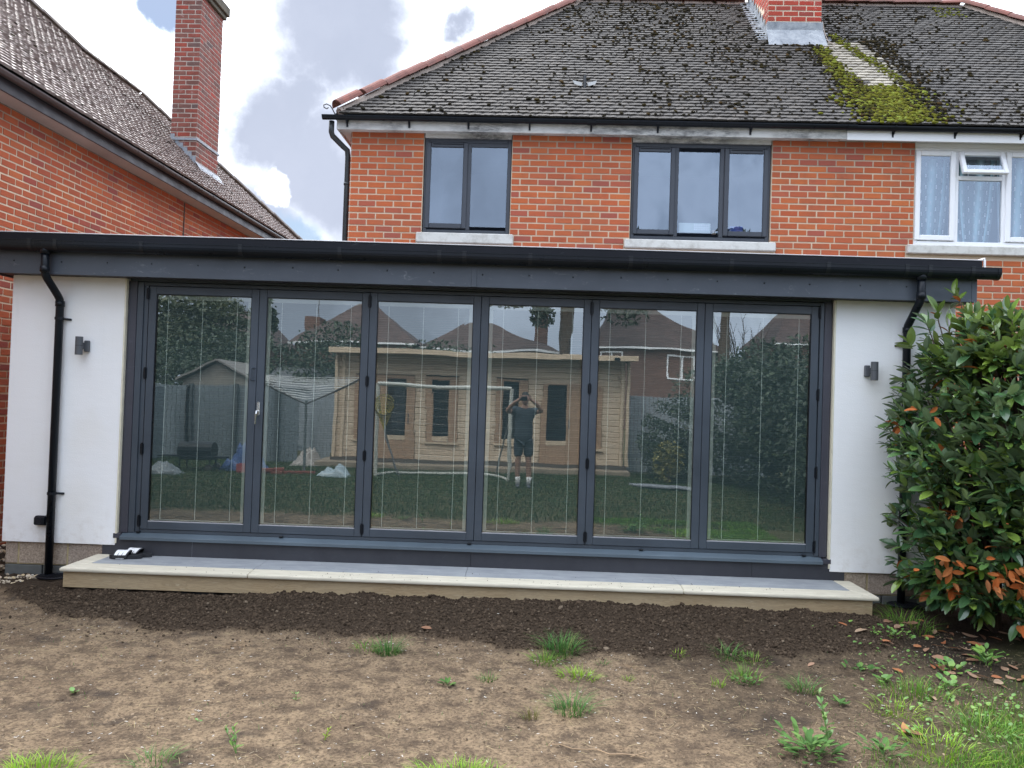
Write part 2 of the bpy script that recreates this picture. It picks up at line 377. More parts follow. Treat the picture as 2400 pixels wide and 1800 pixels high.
def tile_mat(name, pal, lich=.5, rough=.75):
    m = Mat(name); c = m.ramp(m.rnd(), pal); f = m.noise(16, 5, .65)
    c = m.mix(m.math('MULTIPLY', f, .6), c, m.mix(.6, c, (.02, .02, .02)))
    c = m.mix(m.ramp(m.noise(9, 5, .7), [(.66, 0), (.74, lich)]), c, (.42, .42, .38))
    c = m.mix(m.ramp(m.noise(3, 4, .6), [(.5, 0), (.75, .5)]), c, (.045, .035, .025))
    m.color(c).rough(rough, .4).bump(f, .6, .006); return m.m
M_TILE = tile_mat('dark_weathered_roof_tile', [(0, (.036, .031, .027)), (.4, (.051, .045, .040)), (.8, (.064, .057, .051)), (1, (.084, .073, .063))])
M_TILEP = tile_mat('pale_clean_roof_tile', [(0, (.30, .265, .21)), (.6, (.40, .355, .28)), (1, (.25, .22, .18))], .2)
M_TILEN = tile_mat('brown_grey_roof_tile', [(0, (.18, .135, .122)), (.5, (.255, .20, .18)), (1, (.35, .29, .26))], .3, .55)
M_UNDER = simple('dark_roof_underlay', (.012, .011, .011), .95, .2, 3)
def ridge_mat(name, a, b):
    m = Mat(name); c = m.mix(m.rnd(), a, b); c = m.mix(m.ramp(m.noise(7, 5, .7), [(.48, 0), (.7, .7)]), c, (.075, .055, .05))
    c = m.mix(m.ramp(m.noise(60, 2), [(.68, 0), (.74, .8)]), c, (.03, .03, .03)); m.color(c).rough(.85, .3).bump(m.noise(40, 4), .4, .005); return m.m
M_RIDGE = ridge_mat('terracotta_ridge_tile', (.225, .085, .065), (.19, .10, .085))
M_RIDGEN = ridge_mat('grey_brown_ridge_tile', (.20, .17, .15), (.15, .135, .125))
def moss(name, pal):
    m = Mat(name); c = m.ramp(m.rnd(), pal); f = m.noise(90, 3, .7); m.color(m.mix(f, m.mix(.6, c, (.01, .01, .005)), c)).rough(1, .05).bump(f, 1, .01); return m.m
M_MOSSD = moss('dark_moss', [(0, (.018, .016, .012)), (.5, (.032, .026, .015)), (.8, (.055, .042, .016)), (1, (.085, .05, .02))])
M_MOSSG = moss('green_moss', [(0, (.06, .06, .013)), (.35, (.125, .118, .016)), (.7, (.18, .185, .02)), (1, (.25, .30, .055))])
M_LEAD = Mat('lead_flashing'); m = M_LEAD; f = m.noise(7, 6, .7, dist=.8); m.color(m.ramp(f, [(.3, (.12, .135, .155)), (.5, (.24, .26, .285)), (.75, (.38, .40, .41))])).rough(.6, .5).bump(f, .3, .004); M_LEAD = m.m
M_SOFF = Mat('weathered_white_soffit'); m = M_SOFF
f = m.noise(5, 6, .75, stretch=(1, 1, 3)); sxx = m.n('ShaderNodeSeparateXYZ'); m.l(m.pos, sxx.inputs[0]); stn = m.ramp(m.math('MULTIPLY', m.math('SUBTRACT', m.math('ADD', sxx.outputs['X'], m.noise(2.5, 4)), .6), .2), [(.0, 0), (.12, .85), (.46, .9), (.56, 0)])
m.color(m.mix(m.math('MAXIMUM', m.math('MULTIPLY', stn, .8), m.ramp(m.noise(1.1, 4), [(.45, 0), (.64, .85)])), (.60, .59, .56), m.ramp(f, [(.42, (.03, .03, .032)), (.60, (.52, .51, .48))]))).rough(.6); M_SOFF = m.m
M_SOFFN = simple('cream_soffit', (.44, .40, .37), .6, .12, 2)
M_GUTN = simple('brown_plastic_gutter', (.05, .036, .034), .4, .35, 2)
M_CONC = Mat('painted_concrete_sill'); m = M_CONC; m.color(m.mix(m.ramp(m.noise(9, 5, .7), [(.45, 0), (.72, .8)]), (.60, .59, .55), (.36, .34, .30))).rough(.85, .2).bump(m.noise(40, 4), .4, .004); M_CONC = m.m
M_UPVC = simple('anthracite_upvc', (.040, .046, .058), .4, .1, 3)
M_WINW = simple('white_window_frame', (.82, .82, .83), .35, .03, 3)
M_IRON = simple('rusty_iron', (.09, .08, .075), .6, .3, 20)

# ------------------------------------------------------------------ ground
EDGE = np.array([(-9, -.2), (-4.6, -.35), (-4.05, -.85), (-3.45, -1.2), (-2.9, -1.35), (-2.4, -1.5), (-1.6, -1.49), (-.93, -1.44), (-.14, -1.59), (.5, -1.68), (1.15, -1.64), (1.69, -1.67), (2.3, -1.5), (2.8, -1.25), (3.2, -.85), (3.7, -.5), (9, -.3)])
def soil_mask(x, y):
    e = np.interp(x, EDGE[:, 0], EDGE[:, 1]) + (fbm(x * 3.1, y * 3.1, 5, 4) - .5) * .34
    return sst(-.05, .07, y - e)
def lawn_mask(x, y):
    n = (fbm(x * .9, y * .9, 71, 4) - .5) * 1.1
    a = sst(-.15, .4, (-3.52 - y) + n * .5)                                 # lawn behind the bare strip
    b = sst(-.1, .9, (x - 2.0) * .75 + (-y - 2.35) * .8 + n * 1.6)          # corner in front of the shrub
    return np.clip(np.maximum(a, b), 0, 1) * sst(.9, .2, soil_mask(x, y))
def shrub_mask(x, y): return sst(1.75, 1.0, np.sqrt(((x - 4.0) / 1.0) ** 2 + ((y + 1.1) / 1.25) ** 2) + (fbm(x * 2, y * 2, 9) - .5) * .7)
def gz(x, y, fine=True):
    x = np.asarray(x, float); y = np.asarray(y, float)
    b = np.interp(-y, [.4, 7, 11, 400], [0, .10, .11, .11])
    sm = soil_mask(x, y)
    up = np.clip((y + 1.6) / 1.05, 0, 1)
    left = sst(-2.6, -1.6, x)
    right_ = sst(3.3, 2.7, x)
    h = sm * (.022 + up * (.012 + .055 * left * right_))
    h = np.where(y > -.5, np.minimum(h, .03 + .0 * h) if False else h * sst(.05, -.45, y) + .012 * sst(-.5, -.1, y), h)
    z = b + h
    if fine:
        near = sst(-9, -5, y)
        z = z + near * ((fbm(x * 1.1, y * 1.1, 21, 3) - .5) * .035 + (fbm(x * 3.3, y * 3.3, 27, 3) - .5) * .030 + (fbm(x * 9, y * 9, 31, 4) - .5) * (.016 + .036 * sm) + (fbm(x * 24, y * 24, 41, 2) - .5) * (.010 + .026 * sm))
    return z
def gz1(x, y): return float(gz(np.array([x]), np.array([y]))[0])
def axis(parts):
    a = [np.arange(p, q, s) for p, q, s in parts]; return np.concatenate(a)
gx = axis([(-260, -60, 20), (-60, -14, 3), (-14, -5.3, .3), (-5.3, 5.3, .021), (5.3, 14, .3), (14, 60, 3), (60, 261, 20)])
gy = axis([(-260, -60, 20), (-60, -12, 2), (-12, -4.3, .14), (-4.3, .3, .021), (.3, 14, .5), (14, 60, 4), (60, 261, 20)])
GX, GY = np.meshgrid(gx, gy); nx_, ny_ = len(gx), len(gy)
GZ = gz(GX.ravel(), GY.ravel())
idx = np.arange(nx_ * ny_).reshape(ny_, nx_)
F = np.stack([idx[:-1, :-1].ravel(), idx[:-1, 1:].ravel(), idx[1:, 1:].ravel(), idx[1:, :-1].ravel()], 1)
m = Mat('garden_ground')
at = m.n('ShaderNodeAttribute', attribute_name='mask'); spm = m.n('ShaderNodeSeparateColor'); m.l(at.outputs['Color'], spm.inputs[0])
big = m.noise(1.4, 5, .6); mid = m.noise(7, 5, .65); fin = m.noise(60, 4, .7); grit = m.noise(210, 3, .7)
dry = m.ramp(big, [(.30, (.195, .138, .088)), (.46, (.262, .190, .121)), (.62, (.305, .222, .140)), (.75, (.345, .232, .136))])
dry = m.mix(m.ramp(mid, [(.44, 0), (.66, .85)]), dry, (.070, .050, .036))
dry = m.mix(m.ramp(m.noise(2.3, 4, .6, dist=.6), [(.58, 0), (.70, .85)]), dry, (.045, .036, .031))
dry = m.mix(m.ramp(fin, [(.36, .75), (.56, 0)]), dry, (.048, .034, .025)); med = m.noise(24, 4, .7); dry = m.mix(m.ramp(med, [(.36, .5), (.52, 0)]), dry, (.06, .042, .03))
dry = m.mix(m.ramp(grit, [(.60, 0), (.70, .6)]), dry, (.36, .28, .19))
top = m.mix(m.ramp(fin, [(.3, 0), (.7, 1)]), (.030, .021, .0145), (.070, .050, .034))
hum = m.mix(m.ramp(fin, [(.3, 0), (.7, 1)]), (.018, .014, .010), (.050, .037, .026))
grs = m.mix(mid, (.045, .060, .018), (.085, .085, .035))
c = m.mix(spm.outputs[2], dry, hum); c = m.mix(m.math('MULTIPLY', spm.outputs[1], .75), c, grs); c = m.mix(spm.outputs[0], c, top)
m.color(c).rough(.97, .12).bump(m.math('ADD', m.math('ADD', fin, m.math('MULTIPLY', grit, .5)), med), .9, .018)
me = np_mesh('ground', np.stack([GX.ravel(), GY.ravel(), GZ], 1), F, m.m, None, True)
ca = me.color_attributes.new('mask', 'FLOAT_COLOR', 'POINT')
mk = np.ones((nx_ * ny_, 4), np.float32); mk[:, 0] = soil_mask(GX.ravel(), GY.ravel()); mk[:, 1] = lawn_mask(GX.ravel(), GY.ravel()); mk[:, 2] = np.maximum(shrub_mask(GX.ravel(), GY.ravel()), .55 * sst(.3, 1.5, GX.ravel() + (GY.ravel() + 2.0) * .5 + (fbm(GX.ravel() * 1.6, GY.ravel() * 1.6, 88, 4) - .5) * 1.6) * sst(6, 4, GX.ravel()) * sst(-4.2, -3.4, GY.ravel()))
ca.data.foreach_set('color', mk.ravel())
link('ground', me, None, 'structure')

# ------------------------------------------------------------------ rear extension
EXT = thing('rear_extension', 'flat roofed white rendered garden extension with a wide dark six leaf folding door', 'extension', (0, 0, 0))
def bx(name, mats, parent, *dims, c=0, kind=None, label=None):
    return MB().box(*dims, c=c).build(name, mats, parent, kind=kind, label=label)
# rendered front panels, wall cores, side and back walls
bx('rendered_wall', M_RENDER, EXT, -4.762, -3.712, 0, .028, .310, 2.772, c=.004)
bx('rendered_wall', M_RENDER, EXT, 2.822, 3.902, 0, .028, .302, 2.772, c=.004)
bx('corner_bead', M_BEAD, EXT, -3.711, -3.698, -.003, .034, .330, 2.766)
bx('corner_bead', M_BEAD, EXT, 2.808, 2.821, -.003, .034, .330, 2.766)
mb = MB(); mb.box(-4.745, -3.70, .075, .30, 0, 2.98); mb.box(2.82, 3.885, .075, .30, 0, 2.98)
mb.box(-4.745, -4.50, .301, 2.86, 0, 2.98); mb.box(3.64, 3.885, .301, 2.86, 0, 2.98)
mb.box(-4.49, 3.63, 2.70, 2.86, 0, 2.98); mb.build('wall_core', M_RENDER, EXT)
MB().box(-4.762, -4.748, .029, 2.86, .31, 2.772).build('side_render', M_RENDER, EXT); MB().box(3.888, 3.902, .029, 2.86, .30, 2.772).build('side_render', M_RENDER, EXT)
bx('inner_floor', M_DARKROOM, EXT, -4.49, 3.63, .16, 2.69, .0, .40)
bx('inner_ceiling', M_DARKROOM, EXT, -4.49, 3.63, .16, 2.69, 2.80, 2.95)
# plinth of concrete blocks with yellow joints
MB().box(-4.742, -3.72, .040, .074, .10, .306).build('plinth_mortar', M_BMORT, EXT); MB().box(2.83, 3.88, .040, .074, .10, .300).build('plinth_mortar', M_BMORT, EXT)
for a, b in [(-4.742, -4.632), (-4.614, -4.174), (-4.156, -3.74)]: bx('concrete_block', M_BLOCK, EXT, a, b, .032, .07, .108, .303, c=.004)
for a, b in [(2.84, 3.166), (3.184, 3.622), (3.640, 3.88)]: bx('concrete_block', M_BLOCK, EXT, a, b, .032, .07, .108, .297, c=.004)
for a, b in [(-4.742, -4.40), (-4.384, -3.95), (-3.934, -3.72), (2.83, 3.30), (3.318, 3.75), (3.768, 3.88)]: bx('foundation_block', M_FOUND, EXT, a, b, .030, .07, -.15, .094, c=.004)
# dark plinth panels below the door
for a, b in [(-3.832, -3.0005), (-2.9985, -.438), (-.436, 2.1225), (2.1245, 2.958)]: bx('plinth_panel', M_PLINTH, EXT, a, b, .010, .029, .17, .392, c=.0015)
bx('plinth_joint', simple('pale_sealant', (.30, .31, .33), .6), EXT, -3.0004, -2.9986, .0125, .02, .2, .39)
# door frame
for a, b in [(-3.694, -3.618), (2.736, 2.805)]: MB().box(a, b, .036, .10, .422, 2.752, c=.003).build('jamb_trim', M_TRIMP, EXT)
mb = MB(); mb.box(-3.616, -3.560, .042, .13, .425, 2.748, c=.003); mb.box(-3.5585, -3.520, .058, .13, .425, 2.715)
mb.box(2.698, 2.7335, .042, .13, .425, 2.748, c=.003)
mb.box(-3.5585, 2.6965, .042, .13, 2.716, 2.748, c=.003); mb.box(-3.518, 2.6965, .058, .13, .425, .456, c=.002)
mb.box(-3.69, 2.80, .048, .12, 2.7535, 2.80); mb.build('door_frame', M_ALU, EXT)
mb = MB(); mb.sweep([(-.022, .368), (-.022, .394), (-.016, .398), (.057, .424), (.057, .40), (-.012, .374), (-.012, .368)], -3.66, 2.752); mb.build('door_sill', M_SILL, EXT)
MB().box(-3.73, -3.662, -.004, .035, .376, .42, c=.003).build('sill_end', M_TRIMP, EXT); MB().box(2.754, 2.83, -.004, .035, .372, .414, c=.003).build('sill_end', M_TRIMP, EXT)
for x in (-3.52, -2.19, -.455, 1.12, 2.60): MB().box(x - .018, x + .018, .030, .056, .424, .440, c=.004).build('weep_cap', M_BLACK, EXT)
JX = [-3.514, -2.480, -1.450, -.417, .604, 1.645, 2.692]
PZ0, PZ1 = .530, 2.640
for i in range(6):
    a, b = JX[i] + .002, JX[i + 1] - .002; z0, z1 = .459, 2.712
    p0, p1 = a + .069, b - .069
    leaf = MB()
    for q in [(a, p0, z0, z1), (p1, b, z0, z1)]: leaf.box(q[0], q[1], .050, .118, q[2], q[3], c=.003)
    leaf.box(p0 + .0005, p1 - .0005, .050, .118, z0, PZ0, c=.003); leaf.box(p0 + .0005, p1 - .0005, .050, .118, PZ1, z1, c=.003)
    leaf = leaf.build('door_leaf', M_ALU, EXT)
    mb = MB(); mb.box(p0, p1, .058, .066, PZ0 - .002, PZ0 + .006); mb.build('glazing_bead', M_PALE, leaf)
    mb = MB()
    for q in [(p0, p0 + .006), (p1 - .006, p1)]: mb.box(q[0], q[1], .056, .068, PZ0 + .007, PZ1 - .0065)
    mb.box(p0, p1, .056, .068, PZ1 - .006, PZ1); mb.build('gasket', M_BLACK, leaf)
    # glass sheet (single face, normal towards the garden), very slightly out of true
    dt_ = [(.0006, -.0004), (-.0005, .0005), (.0004, .0006), (-.0006, -.0003), (.0005, -.0006), (-.0004, .0004)][i]
    g = mesh_of('glass_pane', [(p0, .068 + dt_[0], PZ0), (p1, .068 - dt_[0], PZ0), (p1, .068 + dt_[1], PZ1), (p0, .068, PZ1)], [(0, 1, 2, 3)], M_GLASS)
    link('glass_pane', g, leaf)
    # integral blind: slats, channel strips, head and bottom rails, cords
    chan_right = i in (0, 2, 4)
    s0, s1 = (p0 + .008, p1 - .042) if chan_right else (p0 + .042, p1 - .008)
    zt, zb = PZ1 - .046, PZ0 + .028
    n = int((zt - zb) / .0162); mb = MB()
    for k in range(n):
        z = zb + (k + .5) * (zt - zb) / n; jt = .0006 * math.sin(k * 1.7 + i)
        vs = [(s0, .0800, z - .0078 + jt), (s1, .0800, z - .0078 + jt), (s1, .0812, z + .0002), (s0, .0812, z + .0002), (s1, .0832, z + .0078 + jt), (s0, .0832, z + .0078 + jt)]
        mb.add(vs, [(0, 1, 2, 3), (3, 2, 4, 5)])
    mb.build('blind', M_SLAT, leaf, kind='stuff')
    mb = MB()
    if chan_right: mb.box(s1 + .002, p1 - .001, .074, .090, PZ0 + .012, PZ1 - .048)
    else: mb.box(p0 + .001, s0 - .002, .074, .090, PZ0 + .012, PZ1 - .048)
    mb.box(p0 + .001, p1 - .001, .074, .090, PZ1 - .045, PZ1 - .001); mb.build('blind_channel', M_CHAN, leaf)
    MB().box(s0, s1, .076, .088, PZ0 + .010, PZ0 + .022).build('bottom_rail', M_CHAN, leaf)
    w = s1 - s0
    for f in (.115, .5, .885):
        MB().box(s0 + w * f - .0026, s0 + w * f + .0026, .0735, .0775, PZ0 + .02, PZ1 - .045).build('ladder_cord', M_CORD, leaf)
    MB().box(a + .01, b - .01, .120, .128, z0, z1).build('inner_back', M_DARKROOM, leaf) if False else None
    def hinge(x, z, h=.10):
        mb = MB(); mb.tube([(x, .043, z - h / 2), (x, .043, z + h / 2)], .0095, 8); mb.box(x - .016, x + .016, .044, .0495, z - h / 2 + .01, z + h / 2 - .01); mb.build('hinge', M_BLACK, leaf)
    if i == 0:
        for z in (2.64, 1.90, 1.20, .535): hinge(-3.519, z, .11)
        mb = MB(); x = -2.515
        mb.tube([(x + .02, .05, 1.982), (x - .004, .022, 1.982), (x - .008, .012, 1.970), (x - .008, .012, 1.880), (x - .004, .022, 1.868), (x + .02, .05, 1.868)], .0058, 8); mb.build('pull_handle', M_ALU, leaf)
    if i == 1:
        for z in (2.63, 1.892, 1.205, .53): hinge(-1.450, z, .12 if z > 2 else .10)
        mb = MB(); x = -2.452
        mb.box(x - .014, x + .014, .040, .0495, 1.545, 1.668, c=.005); mb.tube([(x - .002, .04, 1.580), (x - .002, .012, 1.580)], .010, 10)
        mb.tube([(x - .002, .012, 1.588), (x - .004, .008, 1.56), (x - .010, .006, 1.465)], [.010, .0115, .007], 10); mb.build('lever_handle', M_CHROME, leaf)
    if i == 3:
        for z in (2.63, 1.89, 1.20, .53): hinge(.604, z, .12 if z > 2 else .10)
    if i == 5:
        for z in (2.65, 1.90, 1.19, .515): hinge(2.695, z, .11)
# fascia, soffit, roof
for a, b in [(-4.87, -.497), (-.453, 3.968)]: bx('fascia_board', M_FASC, EXT, a, b, -.200, -.18, 2.758, 3.01, c=.003)
bx('fascia_joint_cover', M_FASC, EXT, -.499, -.451, -.204, -.1985, 2.760, 3.0, c=.002)
bx('fascia_return', M_FASC, EXT, 3.945, 3.968, -.179, 2.85, 2.758, 3.01, c=.002); bx('fascia_return', M_FASC, EXT, -4.87, -4.847, -.179, 2.85, 2.758, 3.01, c=.002)
bx('fascia_corner_trim', M_FASC, EXT, 3.925, 3.972, -.2035, -.199, 2.758, 3.005, c=.001)
mb = MB(); mb.box(-4.846, 3.944, -.178, .035, 2.7735, 2.79); mb.box(-4.846, -4.763, .036, 2.85, 2.7735, 2.79); mb.box(3.903, 3.944, .036, 2.85, 2.7735, 2.79); mb.build('eaves_soffit', M_TRIMP, EXT)
mb = MB()
for k in range(21):
    x = -4.62 + k * .42 + random.uniform(-.02, .02); mb.tube([(x, -.2004, 2.878 + random.uniform(-.012, .012)), (x, -.2045, 2.878)], .0062, 6)
mb.build('screw_heads', M_BLACK, EXT, kind='stuff')
mb = MB(); mb.box(-4.90, 4.020, -.196, 2.84, 3.012, 3.128, c=.006); mb.build('roof_edge', M_RUBBER, EXT)
mb = MB(); mb.box(-4.905, 4.025, -.199, -.150, 3.129, 3.139, c=.003); mb.build('roof_edge_trim', M_PALE, EXT)
mb = MB(); mb.add([(-4.89, -.149, 3.130), (4.0, -.149, 3.130), (4.0, 2.84, 3.23), (-4.89, 2.84, 3.23), (-4.89, -.149, 3.129), (4.0, -.149, 3.129), (4.0, 2.84, 3.129), (-4.89, 2.84, 3.129)], [(0, 1, 2, 3), (4, 7, 6, 5), (0, 4, 5, 1), (1, 5, 6, 2), (2, 6, 7, 3), (3, 7, 4, 0)]); mb.build('roof_membrane', simple('grey_roof_membrane', (.25, .25, .26), .7), EXT)
mb = MB(); mb.box(4.022, 4.040, -.205, 2.8, 3.140, 3.156, c=.004); mb.box(4.027, 4.042, -.208, -.19, 3.05, 3.139, c=.002); mb.build('verge_trim', M_WHITEP, EXT)
# gutter: deep channel swept along x
def gutter(y, zt, r, depth, x0, x1):
    out = [(y - r, zt)] + [(y - r * cos(t), zt - depth * .35 - depth * .65 * sin(t)) for t in [k * pi / 10 for k in range(11)]] + [(y + r, zt)]
    inn = [(p[0] * .93 + y * .07, max(p[1], zt - depth * .93)) for p in out][::-1]
    return out + inn
mb = MB(); P = gutter(-.262, 3.046, .058, .096, 0, 0); mb.sweep(P, -5.02, 4.10); mb.box(-5.02, 4.10, -.3235, -.316, 3.040, 3.049); mb.build('gutter', M_BLACK, EXT)
Pc = [(-.262 + (y + .262) * 1.07, 3.048 + (z - 3.046) * 1.05) for y, z in gutter(-.262, 3.046, .058, .096, 0, 0)[:13]]
M_BRK = simple('satin_black_bracket', (.009, .011, .014), .36, .1, 5, spec=.35)
def clip(x, w=.017, name='gutter_bracket'):
    mb = MB(); n = len(Pc); q = Pc + [(y * .97 + -.262 * .03, z + .003) for y, z in Pc[::-1]]
    mb.sweep(q, x - w, x + w); mb.box(x - w, x + w, -.327, -.312, 3.043, 3.056); mb.build(name, M_BRK, EXT)
for x in (-4.42, -4.19, -3.42, -2.54, -1.66, -.78, -.56, .02, .90, 1.78, 2.62, 3.30, 3.50, 3.87): clip(x)
mb = MB(); mb.sweep([(y, z) for y, z in Pc], 4.085, 4.115); mb.build('gutter_end_cap', M_BLACK, EXT)
def downpipe(xt, xb, sgn):
    r = .034
    pth = [(xt, -.262, 2.97), (xt, -.262, 2.80), (xt, -.250, 2.745), (xt + sgn * .008, -.235, 2.715), (xb - sgn * .008, -.075, 2.585), (xb, -.057, 2.55), (xb, -.047, 2.50), (xb, -.047, .02)]
    mb = MB(); mb.tube(pth, r, 14); mb.tube([(xt, -.262, 2.82), (xt, -.262, 2.765)], r + .006, 14); mb.tube([(xb, -.047, 2.535), (xb, -.047, 2.485)], r + .006, 14)
    mb.tube([(xt, -.262, 2.99), (xt, -.262, 2.93)], r + .010, 14)
    d = mb.build('downpipe', M_BLACK, EXT, smooth=True)
    for p in d.data.polygons:
        if len(p.vertices) > 4: p.use_smooth = False
    for z in (2.375, .772):
        mb = MB(); mb.tube([(xb, -.047, z - .012), (xb, -.047, z + .012)], r + .006, 14)
        s = -sgn if sgn < 0 else 1
        e = .078 if xb < 0 else -.078
        mb.tube([(xb + (r if xb < 0 else -r), -.03, z), (xb + e, -.008, z - .004), (xb + e * 1.16, -.004, z - .005)], [.010, .0105, .009], 8); mb.build('pipe_clip', M_BLACK, d)
    return d
downpipe(-4.305, -4.286, 1); downpipe(3.452, 3.445, -1)

# lights, socket, drains
for x, s in ((-4.075, 1), (3.146, -1)):
    t = thing('wall_light', 'grey cylinder wall light beside the downpipe left of the folding door' if x < 0 else 'grey cylinder wall light between the folding door and the leafy shrub', 'wall light', (x, 0, 2.13), 0, 'cylinder wall lights beside the folding door')
    y = -.078
    mb = MB(); mb.tube([(0, y, -.083), (0, y, .083)], .032, 24); lt = mb.build('lamp_tube', M_LAMP, t, smooth=False)
    MB().tube([(0, y, .0005), (0, y, .0035)], .0328, 24).build('lamp_ring', M_BLACK, t)
    MB().tube([(0, y, -.0835), (0, y, -.0845)], .026, 20).build('lens', M_CHAN, t)
    MB().box(.018 if s > 0 else -.062, .062 if s > 0 else -.018, -.036, -.001, -.052, .052, c=.006).build('wall_mount', M_LAMP, t)
    MB().box(-.01, .03, -.06, -.035, -.03, .03).build('arm', M_LAMP, t) if s > 0 else MB().box(-.03, .01, -.06, -.035, -.03, .03).build('arm', M_LAMP, t)
t = thing('outdoor_socket', 'small black weatherproof socket box low on the white wall near the downpipe', 'socket', (-4.385, 0, .518))
MB().box(-.055, .052, -.045, -.001, -.043, .043, c=.008).build('socket_box', M_BLACK, t)
MB().box(-.050, .046, -.066, -.046, -.038, .036, c=.010).build('hinged_cover', M_BLACK, t)
MB().tube([(-.002, -.067, 0), (-.002, -.071, 0)], .030, 20).build('cover_disc', M_RUBBER, t)
for x, lab in ((-4.20, 'slatted drain cover at the foot of the downpipe beside the step'), (3.44, 'drain cover at the foot of the downpipe beside the leafy shrub')):
    z = gz1(x, -.12) + .008
    t = thing('drain_cover', lab, 'drain', (x, -.11, z), 0, 'drain covers at the downpipes')
    mb = MB(); mb.tube([(-.14 * cos(a), -.10 * sin(a), 0) for a in [k * 2 * pi / 20 for k in range(21)]], .009, 5, caps=False); mb.build('rim', M_RUBBER, t)
    for k in range(9):
        u = -.11 + k * .0275; h = .095 * sqrt(max(.02, 1 - (u / .14) ** 2)); mb = MB(); mb.box(u - .007, u + .007, -h, h, -.006, .005); mb.build('slat', M_RUBBER, t)

# ------------------------------------------------------------------ step
STEP = thing('patio_step', 'long low step of pale coping and grey slabs below the folding door', 'step', (0, 0, 0))
mb = MB(); mb.box(-3.80, 2.93, -.535, .008, -.1, .194); mb.build('step_core', M_FOUND, STEP) if False else None
mb = MB(); mb.box(-3.70, 2.85, -.50, .004, .0, .190); mb.build('step_core', M_DARKROOM, STEP)
def coping(name, pts, z0, z1, mat, r=.012):
    b = bmesh.new(); vs = [b.verts.new((x, y, z0)) for x, y in pts]; f = b.faces.new(vs)
    ex = bmesh.ops.extrude_face_region(b, geom=[f])
    bmesh.ops.translate(b, vec=(0, 0, z1 - z0), verts=[v for v in ex['geom'] if isinstance(v, bmesh.types.BMVert)])
    bmesh.ops.recalc_face_normals(b, faces=b.faces)
    bmesh.ops.bevel(b, geom=[e for e in b.edges], offset=r, segments=2, affect='EDGES', profile=.6)
    me = bpy.data.meshes.new(name); b.to_mesh(me); b.free(); me.materials.append(mat); return link(name, me, STEP)
y0, y1 = -.585, -.368
coping('coping_stone', [(-3.868, y0), (-2.2705, y0), (-2.2905, y1), (-3.715, y1)], .194, .227, M_COPING)
coping('coping_stone', [(-2.2685, y0), (1.386, y0), (1.398, y1), (-2.2885, y1)], .194, .227, M_COPING)
coping('coping_stone', [(1.388, y0), (3.006, y0), (2.852, y1), (1.400, y1)], .194, .227, M_COPING)
coping('coping_stone', [(-3.868, y0 + .003), (-3.7165, y1), (-3.7165, .004), (-3.868, .004)], .194, .2268, M_COPING)
coping('coping_stone', [(3.006, y0 + .003), (3.006, .004), (2.8535, .004), (2.8535, y1)], .194, .2268, M_COPING)
for a, b in [(-3.714, -2.292), (-2.289, -.458), (-.455, 1.392), (1.395, 2.851)]:
    coping('paving_slab', [(a, y1 + .002), (b, y1 + .002), (b, .004), (a, .004)], .196, .2255, M_SLAB, .0015)
for a, b in [(-3.848, -.4485), (-.4475, 2.962)]: MB().box(a, b, -.553, -.533, .058 if a < -1 else -.02, .1935, c=.0015).build('riser_panel', M_RISER, STEP)
MB().box(2.942, 2.962, -.532, .004, -.02, .1935).build('riser_panel', M_RISER, STEP); MB().box(-3.848, -3.828, -.532, .004, .058, .1935).build('riser_panel', M_RISER, STEP)

